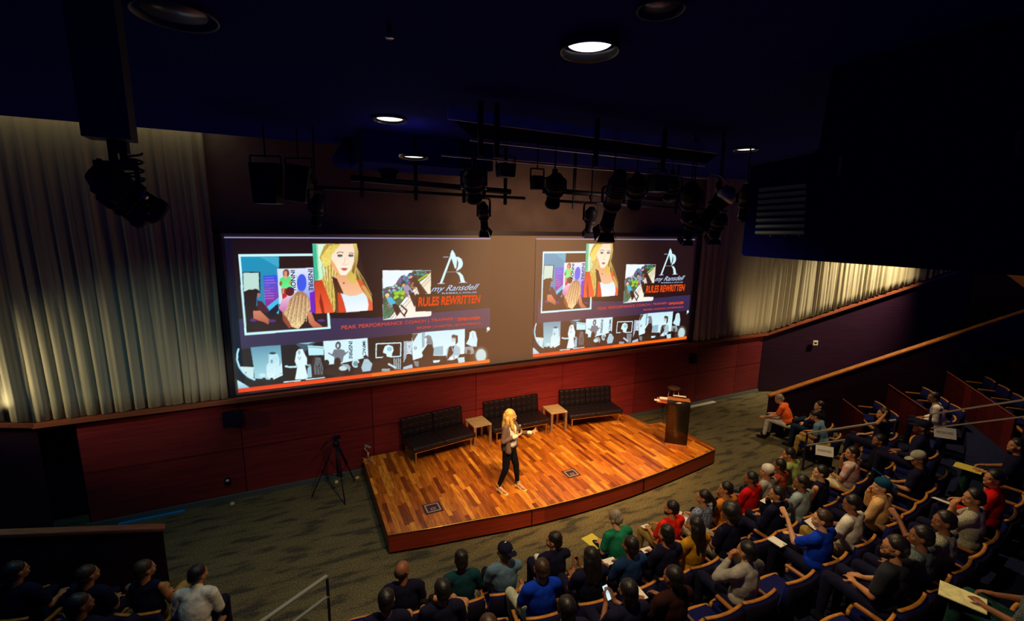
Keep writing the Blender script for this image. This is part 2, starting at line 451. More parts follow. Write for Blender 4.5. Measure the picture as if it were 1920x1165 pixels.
# seating tiers ---------------------------------------------------------
CX, CY = 5.2, 26.0
RB = [21.45, 22.22, 23.15, 24.1, 25.05, 26.0, 26.95]
FZ = [0, .30, .63, .98, 1.33, 1.70, 2.07, 2.44]
def pol(r, a): return V((CX+r*math.sin(R(a)), CY-r*math.cos(R(a))))
edges = [21.56, 22.34, 23.26, 24.21, 25.16, 26.11, 27.06, 28.5]
amax = [23.0, 25.2, 27.8, 29.5, 31, 32, 33]
for k in range(7):
    bb = MB(); r0, r1 = edges[k], edges[k+1]; a0, a1 = -amax[k], amax[k]; n = 44
    vs = []; fs = []
    for i in range(n+1):
        a = a0+(a1-a0)*i/n; p, q = pol(r0, a), pol(r1, a)
        vs += [(p.x, p.y, 0), (p.x, p.y, FZ[k+1]), (q.x, q.y, FZ[k+1]), (q.x, q.y, 0)]
    for i in range(n):
        for j in range(4):
            j2 = (j+1) % 4; fs.append((i*4+j, i*4+j2, i*4+4+j2, i*4+4+j))
    fs += [(0, 1, 2, 3), tuple(n*4+j for j in (3, 2, 1, 0))]
    bb.add(vs, fs); struct(bb.build('floor_tier', M_TIER))

# sloped partition with bright orange cap, right side, and its dark mirror on the left
def partition(p0, d, L, z0, sl, name, mcap, mbody, th=.10, capw=.13):
    d = V(d).normalized(); e = V(p0)+d*L; n = V((-d.y, d.x))
    bb = MB(); p0 = V(p0)
    bb.poly([(p0.x, p0.y, 0), (e.x, e.y, 0), (e.x, e.y, z0+sl*L-.05), (p0.x, p0.y, z0-.05)], th, (n.x, n.y, 0))
    struct(bb.build('wall_'+name+'_partition', mbody))
    bb = MB(); a = V((p0.x, p0.y, z0-.02))+V((n.x, n.y, 0))*th/2; c = V((e.x, e.y, z0+sl*L-.02))+V((n.x, n.y, 0))*th/2
    a -= V((d.x, d.y, sl))*.03
    bb.bar(a, c, capw+.02, .05); struct(bb.build('trim_'+('5' if name == 'aisle_right' else '6'), mcap, bevel=.01))
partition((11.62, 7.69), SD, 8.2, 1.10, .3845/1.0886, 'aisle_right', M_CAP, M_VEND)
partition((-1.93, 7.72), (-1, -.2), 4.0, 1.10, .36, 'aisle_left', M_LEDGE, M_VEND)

# wood fronts of the raised rows on the right side
def row_front(pa, pb, z, h, name='wall_row_front'):
    a, c = at(*pa, z), at(*pb, z); d = (c-a).normalized(); n = V((-d.y, d.x, 0)); bb = MB()
    L = (c-a).length; k = int(L/.42)+1
    for i in range(k):
        s0, s1 = a+d*(L*i/k+.006), a+d*(L*(i+1)/k-.006)
        bb.poly([(s0.x, s0.y, z-h), (s1.x, s1.y, z-h), (s1.x, s1.y, z-.02), (s0.x, s0.y, z-.02)], .04, n)
    bb.c = 1; bb.bar(a, c, .022, .02)
    t = [random.uniform(.2, .5) for _ in range(40)]
    struct(bb.build(name, [M_VEN, M_LEDGE], tone=lambda q: (t[int((q-a).length/.42) % 40],)*3)); return a, c
RF = [row_front((1580, 748), (1618, 777), 1.10, 1.0), row_front((1666, 721), (1736, 768), 1.42, 1.05), row_front((1776, 697), (1904, 782), 1.8, 1.1), row_front((1848, 657), (1960, 696), 2.2, 1.1)]

# far right: dark parapet and warm lit wall behind it
b = MB(); p = V((20.9, 7.3)); b.poly([(p.x, p.y, 0), (22.6, 3.2, 0), (22.6, 3.2, 3.40), (21.5, 5.85, 3.55), (p.x, p.y, 4.92)], .15, (1, .35, 0)); struct(b.build('wall_right_parapet', M_VEND))
b = MB(); b.poly([(25.5, 11, 0), (27.5, 2, 0), (27.5, 2, 6.8), (25.5, 11, 6.8)], .15, (1, .2, 0)); struct(b.build('wall_right_far', mat('warm_plaster', (.55, .22, .06), .8)))
spot('far_wall_beam', (24, 5.0, 6.6), (26.5, 6.2, 4.6), 90, (1, .6, .25), 110, 1)

# stage -------------------------------------------------------------------
ST = .40
front = [(1.20, 7.10), (1.9, 6.98), (2.58, 6.89), (3.3, 6.79), (4.0, 6.72), (4.7, 6.69), (5.4, 6.69), (6.1, 6.72), (6.8, 6.78), (7.5, 6.86), (8.2, 6.95), (8.87, 7.05)]
outline = front+[(8.84, 8.72), (8.33, 8.77), (8.14, 9.95), (1.20, 9.95)]
stg = empty('stage', (5, 8.4, 0), 0, 'low curved wooden stage platform with orange plank floor and mahogany front', 'stage')
off = V((5, 8.4, 0))
b = MB(); b.poly([V((x, y, ST-.03))-off for x, y in outline], .03, (0, 0, 1)); b.build('plank_floor', M_STAGE, stg)
def inset(pts, d):
    c = V((5, 8.4)); return [(x+(c.x-x)*d/max(.5, (c-V((x, y))).length), y+(c.y-y)*d/max(.5, (c-V((x, y))).length)) for x, y in pts]
b = MB(); b.poly([V((x, y, .05))-off for x, y in inset(outline, .02)], ST-.08, (0, 0, 1))
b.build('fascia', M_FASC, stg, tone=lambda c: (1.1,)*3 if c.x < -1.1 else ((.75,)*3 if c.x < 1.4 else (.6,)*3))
b = MB(); b.poly([V((x, y, .0))-off for x, y in inset(outline, .10)], .05, (0, 0, 1)); b.build('kick_plinth', M_RIG, stg)
b = MB(); b.tube([V((x, y-.004, ST-.008))-off for x, y in front], .008, 6); b.build('edge_nosing', mat('brass_nosing', (.85, .55, .12), .3, .6), stg)
for x, y in ((3.75, 6.745), (6.40, 6.735)):
    b = MB(); b.box(V((x, y+.008, .22))-off, (.012, .02, .34)); b.build('fascia_joint', M_RIG, stg)

def floor_box(px, label):
    q = [at(*p, ST) for p in px]; c = sum(q, V())/4; w_ = (q[1]-q[0]).length+.06; h_ = (q[2]-q[1]).length+.06
    e = empty('floor_outlet_box', (c.x, c.y, ST), 0, label, 'floor box')
    b = MB(); b.box((0, 0, .004), (w_, h_, .008)); b.build('lid', mat('outlet_dark', (.05, .015, .02), .5), e)
    b = MB(); a, c2, t = w_*.36, h_*.36, .022
    for cx_, cy_, sx_, sy_ in ((0, c2, 2*a, t), (0, -c2, 2*a, t), (a, 0, t, 2*c2), (-a, 0, t, 2*c2)): b.box((cx_, cy_, .0095), (sx_+(t if sy_ == t else 0), sy_, .003))
    for cx_, cy_, sx_, sy_ in ((0, -.01, .08, .012), (.04, -.035, .012, .06), (-.04, -.035, .012, .06), (0, -.06, .08, .012)): b.box((cx_, cy_, .0095), (sx_, sy_, .003))
    b.build('metal_inlay', mat('inlay_grey', (.55, .5, .48), .4, .3), e)
floor_box(((794, 949), (821, 943), (827, 957), (803, 964)), 'square dark floor outlet box near the left front of the stage')
floor_box(((1055, 884), (1075, 881), (1086, 891), (1068, 897)), 'square dark floor outlet box in the middle of the stage front')

# benches and tables ----------------------------------------------------
def cushion(b, c, d, nx, ny, axis, puff=.018, M=None):
    """tufted pad: box with pillowed grid on one face (axis: 'z' up or 'y' front)"""
    nu, nv = nx*6, ny*6; vs = []; fs = []
    for i in range(nu+1):
        for j in range(nv+1):
            u, v = i/nu, j/nv
            p = puff*(abs(math.sin(math.pi*u*nx))**.45*abs(math.sin(math.pi*v*ny))**.45)
            if axis == 'z': q = V(((u-.5)*d[0], (v-.5)*d[1], d[2]/2-puff+p))
            else: q = V(((u-.5)*d[0], -(d[1]/2-puff+p), (v-.5)*d[2]))
            vs.append(q)
    for i in range(nu):
        for j in range(nv):
            k = i*(nv+1)+j; fs.append((k, k+nv+1, k+nv+2, k+1))
    # skirt
    ring = [i*(nv+1) for i in range(nu+1)]+[nu*(nv+1)+j for j in range(1, nv+1)]+[i*(nv+1)+nv for i in range(nu-1, -1, -1)]+[j for j in range(nv-1, 0, -1)]
    base = len(vs); cc = []
    for k in ring:
        q = vs[k].copy()
        if axis == 'z': q.z = -d[2]/2
        else: q.y = d[1]/2
        cc.append(q)
    vs += cc; n = len(ring)
    for k in range(n): fs.append((ring[k], ring[(k+1) % n], base+(k+1) % n, base+k))
    fs.append(tuple(range(base, base+n)))
    vs = [(M @ q if M else q)+V(c) for q in vs]
    return b.add(vs, fs, smooth=True)
def bench(name, cx, cy, rz, label):
    e = empty(name, (cx, cy, ST), rz, label, 'bench', 'tufted leather benches along the stage wall')
    W, D, SH = 1.52, .72, .42
    for s in (-1, 1):
        b = MB(); cushion(b, (s*W/4, -.02, SH-.05), (W/2-.008, D, .11), 5, 5, 'z', .010); b.build('seat_cushion', M_LEATH, e)
        b = MB(); Mx = Matrix.Rotation(R(-9), 3, 'X'); cushion(b, (s*W/4, D/2-.03, SH+.20), (W/2-.008, .11, .42), 5, 3, 'y', .016, Mx); b.build('back_cushion', M_LEATH, e)
    b = MB()
    for y in (-D/2+.03, D/2-.08): b.box((0, y, SH-.125), (W-.12, .02, .03))
    for x in (-W/2+.06, W/2-.06): b.box((x, -.02, SH-.125), (.02, D-.1, .03))
    b.build('seat_frame', M_CHROME, e)
    for x in (-W/2+.09, W/2-.09):
        for y in (-D/2+.06, D/2-.1):
            b = MB(); b.box((x, y, (SH-.13)/2), (.022, .022, SH-.13)); b.build('leg', M_CHROME, e)
bench('bench', 2.82, 9.56, R(8), 'black tufted leather bench nearest the left end of the stage')
bench('bench', 4.86, 9.66, R(0), 'black tufted leather bench in the middle, behind the presenter')
bench('bench', 6.98, 9.52, R(-8), 'black tufted leather bench on the right, nearest the lectern')
def side_table(px, label, rz):
    q = [at(*p, ST+.50) for p in px]; c = sum(q, V())/4
    e = empty('side_table', (c.x, c.y, ST), rz, label, 'table', 'low side tables between the benches')
    w_, d_ = .46, .52
    b = MB(); b.box((0, 0, .485), (w_, d_, .03)); b.build('table_top', M_TTOP, e, bevel=.003)
    for x in (-1, 1):
        for y in (-1, 1):
            b = MB(); b.box((x*(w_/2-.03), y*(d_/2-.025), .235), (.06, .05, .47)); b.build('leg', M_STEEL, e)
side_table(((872, 785), (907, 780), (922, 795), (886, 802)), 'small pale square table between the left and middle benches', R(4))
side_table(((1016, 763), (1045, 757), (1065, 770), (1035, 777)), 'small pale square table between the middle and right benches', R(-4))

# lectern -----------------------------------------------------------------
LC = V((8.06, 7.55)); lz = R(-44)
lec = empty('lectern', (LC.x, LC.y, ST), lz, 'tall wooden lectern with curved metal front near the right end of the stage', 'lectern')
hl = 1.16
b = MB(); b.box((0, .02, .05), (.46, .42, .10)); b.build('base', M_OWOOD, lec, bevel=.004)
b = MB()
for s in (-1, 1): b.poly([(s*.24-.01*s, -.10, .10), (s*.24-.01*s, .16, .10), (s*.24-.01*s, .30, hl-.10), (s*.24-.01*s, -.20, hl-.02)], .02, (-s, 0, 0))
b.build('side_panel', M_OWOOD, lec)
prof = [(-.13, .12), (-.16, .5), (-.19, .95), (-.20, hl-.06), (-.19, hl-.01), (-.15, hl+.025), (-.10, hl+.02), (-.06, hl)]
vs = []; fs = []
for y, z in prof: vs += [(-.25, y-.01, z), (.25, y-.01, z)]
for i in range(len(prof)-1): fs.append((2*i, 2*i+1, 2*i+3, 2*i+2))
b = MB(); b.add(vs, fs, smooth=True); o = b.build('metal_front', M_MET, lec); s_ = o.modifiers.new('s', 'SOLIDIFY'); s_.thickness = .012
b = MB(); b.box((0, .10, hl-.03), (.50, .46, .03), Matrix.Rotation(R(-10), 3, 'X')); b.build('reading_top', M_OWOOD, lec)
b = MB(); b.box((-.36, .16, hl-.12), (.26, .30, .02)); b.build('side_shelf', M_OWOOD, lec)
M_BOOK = mat('red_cloth', (.35, .05, .03), .7)
ax = Matrix.Rotation(lz, 3, 'Z')
def onlec(x, y, z): q = ax @ V((x, y, z)); return (LC.x+q.x, LC.y+q.y, ST+z)
b = MB(); b.box((0, 0, .02), (.18, .22, .04)); o = b.build('book', M_BOOK); o.location = onlec(-.33, .16, hl-.11); o.rotation_euler.z = lz; tag(o, 'red book lying on the side shelf of the lectern', 'book')
b = MB(); b.box((0, 0, .006), (.20, .14, .012)); o = b.build('paper_stack', M_WHITE); o.location = onlec(-.33, .17, hl-.07); o.rotation_euler.z = lz+.1; tag(o, 'white papers on top of the red book at the lectern', 'papers')
b = MB(); b.box((0, 0, .006), (.30, .12, .012), Matrix.Rotation(R(-10), 3, 'X')); o = b.build('paper_sheet', M_WHITE); o.location = onlec(.02, .26, hl+.0); o.rotation_euler.z = lz; tag(o, 'white paper sheet on the sloped top of the lectern', 'papers')
b = MB(); b.box((0, 0, .005), (.16, .10, .01)); o = b.build('paper_card', M_WHITE); o.location = onlec(-.47, .10, hl-.11); o.rotation_euler.z = lz; tag(o, 'white card at the outer edge of the lectern shelf', 'papers')

# bar stool behind the lectern
sp_ = at(1273, 786, 0.0); sp_ = V((9.75, 9.45, 0))
e = empty('bar_stool', (9.75, 9.35, 0), 0, 'thin metal bar stool with small round seat standing behind the lectern', 'stool')
b = MB(); b.lathe([(0, .98), (.15, .98), (.18, 1.0), (.18, 1.03), (.14, 1.05), (0, 1.055)], (0, 0, 0)); b.build('seat', mat('stool_seat', (.25, .10, .05), .5), e)
for a in range(4):
    an = math.pi/4+a*math.pi/2; b = MB(); b.tube([(math.cos(an)*.12, math.sin(an)*.12, .98), (math.cos(an)*.24, math.sin(an)*.24, 0)], .011); b.build('leg', M_CHROME, e)
b = MB(); b.tube([(math.cos(t)*.21, math.sin(t)*.21, .30) for t in np.linspace(0, 2*math.pi, 24)], .008, cap=False); b.build('foot_ring', M_CHROME, e)

# tripod at the left of the stage
e = empty('camera_tripod', (.62, 9.35, 0), 0, 'black camera tripod standing on the carpet left of the stage', 'tripod')
TH = 1.22
for (dx, dy) in ((-.50, .1), (.08, -.45), (.36, .38)):
    b = MB(); t = V((dx, dy, .02)); top = V((dx*.10, dy*.10, TH-.15)); m_ = top.lerp(t, .5); sd = V((-dy, dx, 0)).normalized()*.022
    b.tube([top+sd, m_+sd*.8], .012); b.tube([top-sd, m_-sd*.8], .012); b.box(m_, (.05, .05, .05)); b.tube([m_, t], .012); b.build('leg', M_RIG, e)
b = MB()
for (dx, dy) in ((-.50, .1), (.08, -.45), (.36, .38)): b.tube([(0, 0, .42), (dx*.55, dy*.55, .5)], .007)
b.build('spreader', M_RIG, e)
b = MB(); b.tube([(0, 0, .40), (0, 0, TH)], .016); b.build('centre_column', M_RIG, e)
b = MB(); b.lathe([(0, -.06), (.06, -.06), (.07, .0), (.045, .05), (0, .05)], (0, 0, TH-.08)); b.box((.02, 0, TH+.04), (.14, .07, .06)); b.tube([(-.02, 0, TH+.02), (-.2, -.03, TH-.04), (-.30, -.05, TH-.16)], .011); b.tube([(-.02, 0, TH+.05), (-.14, -.02, TH+.04), (-.24, -.04, TH-.08)], .009); b.build('pan_head', M_RIG, e)
# phone on mini tripod
p = at(688, 862, ST)
e = empty('phone_gimbal', (p.x+.02, p.y-.08, ST), R(-20), 'small pale gimbal with phone on mini tripod at the rear left stage corner', 'gimbal')
M_GIM = mat('gimbal_grey', (.55, .48, .38), .45)
for a in (90, 210, 330):
    b = MB(); b.tube([(0, 0, .05), (math.cos(R(a))*.13, math.sin(R(a))*.13, .008)], .009); b.build('leg', M_GIM, e)
b = MB(); b.tube([(0, 0, .04), (0, 0, .14), (0, 0, .20)], [.013, .016, .024]); b.build('grip', M_GIM, e)
b = MB(); b.tube([(0, 0, .20), (-.03, 0, .24), (-.07, 0, .29), (-.05, 0, .33)], .010); b.build('arm', M_GIM, e)
b = MB(); b.box((0, 0, .345), (.14, .07, .010), Matrix.Rotation(R(25), 3, 'Y')); b.build('phone', mat('phone_glass', (.35, .42, .5), .15, .3), e)

# small wall fittings
def plate(name, px, Y, w_, h_, label, cat, m, m2=None, d=.03):
    c = aty(*px, Y); e = empty(name, (c.x, Y, c.z), 0, label, cat)
    b = MB(); b.box((0, 0, 0), (w_, d, h_)); b.build('plate', m, e, bevel=.004)
    if m2:
        b = MB(); b.box((0, -d/2-.004, h_*.18), (w_*.5, .01, h_*.28)); b.build('socket', m2, e)
plate('wall_outlet', (427, 903), WALL_Y-.0, .10, .15, 'small black wall outlet low on the left wall panel', 'outlet', M_RIG, M_WHITE)
plate('wall_speaker', (437, 786), WALL_Y-.04, .34, .30, 'small black box on the wall just under the left ledge', 'speaker', M_RIG, None, .12)
plate('wall_speaker', (1300, 673), WALL_Y-.04, .18, .28, 'small black box on the wall under the right screen end', 'speaker', M_RIG, None, .12)
q = V((16.0, 9.26, 1.78)); e = empty('wall_thermostat', (q.x, q.y, q.z), R(-23.3), 'small pale square thermostat on the dark right side wall', 'thermostat')
b = MB(); b.box((0, 0, 0), (.16, .04, .16)); b.build('cover', mat('thermostat_beige', (.6, .52, .4), .5), e)
b = MB(); b.box((0, -.022, 0), (.08, .01, .05)); b.build('display', M_RIG, e)
# pale cable ties / bits lying at the wall foot
for px, lb in (((630, 899), 'crumpled pale scrap on the carpet under the tripod'), ((669, 893), 'small cream cup lying at the wall foot beside the stage'), ((437, 940), 'tiny pale scrap at the foot of the left wall')):
    c = at(*px, .02); c.y = min(c.y, 9.8); b = MB(); b.lathe([(0, 0), (.03, .0), (.045, .03), (.03, .06), (0, .065)], (c.x, c.y, 0.002), n=9); tag(b.build('scrap', mat('scrap_cream', (.7, .6, .4), .7)), lb, 'scrap')
# ------------------------------------------------------------------ projected slide (colour raster built from traced shapes)
GW, GH = 460, 262
S0 = dict(x0=-1.05, x1=4.26, x2=5.46, x3=10.76, z0=2.23, z1=5.23)
def homog(src):
    dst = [(0, 1), (1, 1), (1, 0), (0, 0)]; A = []; B = []
    for (x, y), (u, v) in zip(src, dst):
        A += [[x, y, 1, 0, 0, 0, -u*x, -u*y], [0, 0, 0, x, y, 1, -v*x, -v*y]]; B += [u, v]
    h = np.linalg.solve(np.array(A, float), np.array(B, float)); return np.append(h, 1).reshape(3, 3)
HM = homog([(414, 442), (919, 448), (921, 684), (449, 738)])
def uv(p):
    q = HM @ np.array([p[0], p[1], 1.]); return q[0]/q[2]*GW, q[1]/q[2]*GH
XX, YY = np.meshgrid(np.arange(GW+1), np.arange(GH+1))
IMG = np.zeros((GH+1, GW+1, 3))
def crop(ox, oy, s): return lambda *pts: [uv((ox+x/s, oy+y/s)) for x, y in pts]
def inpoly(P):
    P = np.array(P); x0, y0 = np.floor(P.min(0)-1).astype(int).clip(0); x1, y1 = np.ceil(P.max(0)+2).astype(int)
    x1, y1 = min(x1, GW+1), min(y1, GH+1)
    if x1 <= x0 or y1 <= y0: return None
    xs_, ys_ = XX[y0:y1, x0:x1], YY[y0:y1, x0:x1]; acc = np.zeros(xs_.shape)
    for dx, dy in ((-.25, -.25), (.25, -.25), (-.25, .25), (.25, .25)):
        m = np.zeros(xs_.shape, bool); n = len(P); X_, Y_ = xs_+dx, ys_+dy
        for i in range(n):
            (ax_, ay_), (bx_, by_) = P[i], P[(i+1) % n]
            if ay_ == by_: continue
            c = ((ay_ > Y_) != (by_ > Y_)) & (X_ < (bx_-ax_)*(Y_-ay_)/(by_-ay_)+ax_)
            m ^= c
        acc += m
    return (slice(y0, y1), slice(x0, x1)), acc/4
rs = np.random.RandomState(4)
def put(P, c, c2=None, ang='v', noise_=0, alpha=1):
    r = inpoly(P)
    if r is None: return
    sl, m = r; m = m*alpha; c = np.array(lin(*c)); col = np.broadcast_to(c, m.shape+(3,)).copy()
    if c2 is not None:
        c2 = np.array(lin(*c2)); Pn = np.array(P); k = 1 if ang == 'v' else 0
        lo, hi = Pn[:, k].min(), Pn[:, k].max(); t = ((YY if k else XX)[sl]-lo)/max(1e-6, hi-lo)
        if k: t = 1-t
        col = c+(c2-c)*np.clip(t, 0, 1)[..., None]
    if noise_: col = col*(1+noise_*rs.randn(*m.shape)[..., None])
    IMG[sl] = IMG[sl]*(1-m[..., None])+np.clip(col, 0, 1)*m[..., None]
def ell(K, cx, cy, rx, ry, c, c2=None, n=20, rot=0, **k):
    put(K(*[(cx+rx*math.cos(t)*math.cos(rot)-ry*math.sin(t)*math.sin(rot), cy+rx*math.cos(t)*math.sin(rot)+ry*math.sin(t)*math.cos(rot)) for t in np.linspace(0, 2*math.pi, n, endpoint=False)]), c, c2, **k)
def line(K, pts, w, c):
    for i in range(len(pts)-1):
        (x0, y0), (x1, y1) = pts[i], pts[i+1]; L = math.hypot(x1-x0, y1-y0) or 1; nx, ny = -(y1-y0)/L*w/2, (x1-x0)/L*w/2
        put(K((x0+nx, y0+ny), (x1+nx, y1+ny), (x1-nx, y1-ny), (x0-nx, y0-ny)), c)
A = crop(435, 450, 6.474); Bc = crop(700, 450, 6.471); Cc = crop(435, 610, 7.837); Dc = crop(670, 600, 7.53); Z = crop(0, 0, 1)
# faint lift of the whole slide and the bluish band
put([(0, 0), (GW, 0), (GW, GH), (0, GH)], (14, 8, 10))
put(Z((400, 600), (450, 598), (700, 598), (925, 580), (925, 617), (690, 636), (442, 656), (400, 660)), (52, 44, 88), (44, 36, 70))
put(Z((414, 442), (430, 442), (460, 738), (449, 738)), (4, 8, 30))
# framed seminar photo
put(A((45, 160), (1100, 160), (1197, 1085), (150, 1160)), (205, 250, 255))
K = A
put(K((75, 190), (1080, 190), (1165, 1065), (172, 1130)), (38, 18, 18))
put(K((75, 190), (545, 190), (560, 800), (135, 800)), (20, 150, 190), (40, 130, 180))
put(K((75, 190), (300, 190), (545, 330), (545, 200)), (60, 170, 205))
put(K((545, 190), (960, 190), (965, 340), (550, 340)), (34, 20, 18))
put(K((100, 380), (320, 380), (328, 640), (120, 640)), (20, 25, 45)); put(K((112, 392), (300, 392), (312, 640), (124, 640)), (190, 225, 215))
put(K((355, 430), (530, 420), (552, 800), (400, 830)), (30, 90, 230), (150, 20, 130))
for i in range(9): line(K, [(375, 455+i*32), (440+rs.randint(0, 70), 452+i*32)], 6, (200, 120, 220))
put(K((400, 820), (550, 700), (560, 900), (430, 860)), (60, 190, 240))
put(K((527, 345), (765, 340), (778, 640), (700, 780), (560, 780)), (215, 230, 245))
put(K((765, 340), (968, 335), (1000, 890), (930, 890), (780, 640)), (225, 235, 255), (70, 90, 235))
ell(K, 830, 520, 60, 110, (60, 90, 235)); put(K((930, 640), (990, 620), (1000, 890), (940, 890)), (120, 30, 200))
put(K((560, 470), (600, 440), (680, 440), (722, 490), (712, 570), (650, 590), (590, 590), (555, 540)), (80, 225, 110), (110, 245, 150))
put(K((580, 585), (645, 585), (655, 690), (600, 722)), (200, 40, 30))
ell(K, 636, 400, 42, 52, (120, 70, 45)); ell(K, 630, 402, 20, 30, (225, 150, 120)); put(K((610, 430), (655, 430), (640, 470), (622, 470)), (230, 170, 140))
ell(K, 575, 525, 18, 30, (150, 90, 70)); ell(K, 690, 515, 16, 26, (210, 140, 110))
line(K, [(608, 560), (606, 650)], 12, (110, 220, 150))
put(K((122, 625), (190, 595), (240, 600), (285, 700), (280, 830), (235, 900), (235, 1000), (290, 1110), (172, 1128)), (30, 12, 12))
ell(K, 265, 640, 52, 52, (28, 14, 16)); ell(K, 305, 665, 16, 26, (190, 110, 90))
put(K((285, 730), (350, 745), (440, 850), (420, 890), (300, 850)), (70, 25, 40))
put(K((245, 860), (330, 860), (450, 975), (435, 1030), (380, 1000), (250, 960)), (215, 130, 100), (170, 90, 60))
put(K((420, 880), (545, 770), (560, 850), (500, 930), (440, 950)), (14, 10, 35))
ell(K, 688, 625, 55, 58, (90, 25, 35)); put(K((555, 830), (590, 730), (650, 690), (740, 690), (740, 870), (600, 880)), (235, 190, 220), (200, 110, 170))
hair = K((690, 720), (760, 640), (820, 615), (885, 650), (940, 750), (945, 850), (900, 930), (860, 1020), (800, 1085), (720, 1060), (660, 950), (600, 900), (650, 850))
put(hair, (170, 120, 80), (240, 210, 150), noise_=.25)
for i in range(14): line(K, [(720+i*14, 660+abs(i-7)*6), (680+i*17, 860), (650+i*19, 1000)], 5, [(110, 60, 35), (250, 230, 190), (200, 150, 95)][i % 3])
put(K((600, 880), (660, 950), (720, 1060), (690, 1080), (610, 980)), (150, 70, 45))
put(K((900, 880), (955, 880), (1000, 990), (1100, 1062), (980, 1068), (930, 1010)), (220, 140, 105), (190, 100, 70))
for (x, y) in ((250, 975), (480, 985), (1080, 985)): ell(K, x, y, 45, 18, (80, 45, 120))
# portrait
put(K((948, 42), (1500, 45), (1705, 862), (1008, 902)), (38, 24, 22))
put(K((948, 42), (1230, 42), (1110, 480), (990, 495)), (225, 255, 225), (200, 245, 205))
put(K((948, 42), (1000, 42), (1030, 485), (988, 495)), (60, 190, 150)); line(K, [(1010, 50), (1035, 470)], 10, (120, 210, 170))
HA = K((1095, 60), (1130, 42), (1490, 42), (1515, 140), (1510, 250), (1480, 400), (1500, 480), (1600, 560), (1700, 760), (1680, 780), (1560, 640), (1440, 560), (1300, 560), (1240, 880), (1160, 880), (1120, 640), (1060, 500), (1130, 380), (1040, 210))
put(HA, (190, 150, 60), (245, 225, 110), noise_=.12)
for i in range(16): line(K, [(1190+i*16, 50), (1100+i*9, 200), (1075+i*13, 330), (1110+i*9, 500)], 6, [(130, 90, 25), (255, 250, 190), (215, 190, 90)][i % 3])
for i in range(9): line(K, [(1120+i*14, 500), (1165+i*9, 870)], 6, [(90, 55, 20), (230, 200, 110), (160, 120, 50)][i % 3])
for i in range(6): line(K, [(1480+i*3, 330), (1500+i*20, 500), (1600+i*18, 640+i*8)], 7, [(235, 215, 120), (150, 110, 45), (205, 175, 90)][i % 3])
put(K((1200, 440), (1300, 420), (1390, 430), (1400, 500), (1560, 560), (1640, 660), (1600, 760), (1320, 720), (1240, 560)), (240, 170, 120), (250, 205, 165))
put(K((1195, 440), (1260, 470), (1340, 640), (1390, 890), (1250, 890), (1240, 640)), (60, 32, 18), (110, 70, 30))
FA = K((1215, 80), (1290, 42), (1450, 42), (1470, 140), (1465, 260), (1430, 360), (1370, 430), (1310, 430), (1230, 370), (1185, 270), (1185, 160))
put(FA, (255, 222, 195), (255, 246, 225)); put(K((1185, 230), (1230, 290), (1300, 420), (1240, 380), (1190, 300)), (255, 175, 120))
put(K((1060, 200), (1160, 60), (1300, 42), (1260, 90), (1190, 180), (1175, 300), (1090, 330)), (228, 205, 95), (245, 225, 120), noise_=.15)
put(K((1440, 42), (1490, 42), (1512, 150), (1500, 270), (1465, 420), (1440, 380), (1465, 260), (1468, 130)), (225, 205, 110), (120, 70, 30))
line(K, [(1250, 160), (1285, 140), (1335, 152)], 9, (95, 55, 35)); line(K, [(1395, 160), (1430, 152), (1460, 165)], 8, (95, 55, 35))
for x in (1292, 1425): ell(K, x, 188, 33, 17, (40, 30, 30)); ell(K, x+3, 190, 17, 11, (80, 140, 190)); ell(K, x+3, 190, 6, 7, (15, 15, 25))
line(K, [(1355, 210), (1350, 280), (1325, 292), (1370, 302), (1395, 288)], 5, (240, 170, 140))
put(K((1300, 345), (1345, 338), (1395, 345), (1365, 375), (1330, 372)), (215, 95, 90)); line(K, [(1300, 348), (1390, 350)], 4, (150, 50, 50))
ell(K, 1345, 525, 14, 12, (90, 110, 120))
put(K((1310, 650), (1420, 688), (1500, 680), (1590, 645), (1640, 720), (1655, 800), (1645, 866), (1385, 886), (1350, 760)), (215, 240, 255), (245, 252, 255))
put(K((985, 505), (1080, 485), (1140, 640), (1190, 760), (1235, 890), (1010, 902)), (205, 60, 25), (240, 95, 50)); put(K((1060, 640), (1100, 780), (1120, 895), (1085, 895), (1050, 760)), (150, 35, 15))
put(K((1270, 640), (1310, 650), (1350, 760), (1385, 886), (1290, 888)), (215, 70, 35))
put(K((1490, 470), (1560, 500), (1650, 620), (1700, 760), (1705, 862), (1645, 866), (1655, 780), (1630, 690), (1560, 600)), (225, 80, 45), (235, 100, 60))
put(K((1560, 560), (1600, 560), (1690, 700), (1700, 770), (1640, 700)), (200, 170, 90))
# outdoor photo
K = Bc
PH = [(100, 372), (690, 375), (695, 665), (512, 668), (512, 882), (705, 882), (705, 936), (120, 982)]
put(K(*PH), (235, 248, 255))
put(K((110, 600), (250, 560), (330, 440), (370, 430), (420, 480), (470, 380), (690, 378), (690, 420), (560, 520), (480, 620), (380, 720), (250, 900), (200, 960), (120, 975)), (70, 45, 30), (70, 120, 90), noise_=.5)
rs2 = np.random.RandomState(9)
for i in range(60):
    x = rs2.uniform(110, 430); y = 600+rs2.uniform(-10, 90)-(x-110)*.25
    ell(K, x, y, 14, 12, [(40, 170, 190), (150, 60, 110), (60, 120, 50), (190, 210, 200), (90, 60, 140)][i % 5])
for i in range(26): ell(K, rs2.uniform(290, 430), rs2.uniform(440, 530), 16, 14, [(30, 160, 190), (20, 120, 150), (130, 70, 150)][i % 3])
for i in range(26): ell(K, rs2.uniform(480, 640), 385+rs2.uniform(-5, 50), 13, 9, [(40, 150, 160), (50, 110, 60)][i % 2])
for i in range(20): ell(K, 260+rs2.uniform(0, 110), 660+rs2.uniform(-30, 60), 20, 16, [(120, 190, 30), (160, 215, 50)][i % 2])
for i in range(16): ell(K, 545+i*7, 500-i*5, 12, 10, (140, 200, 50))
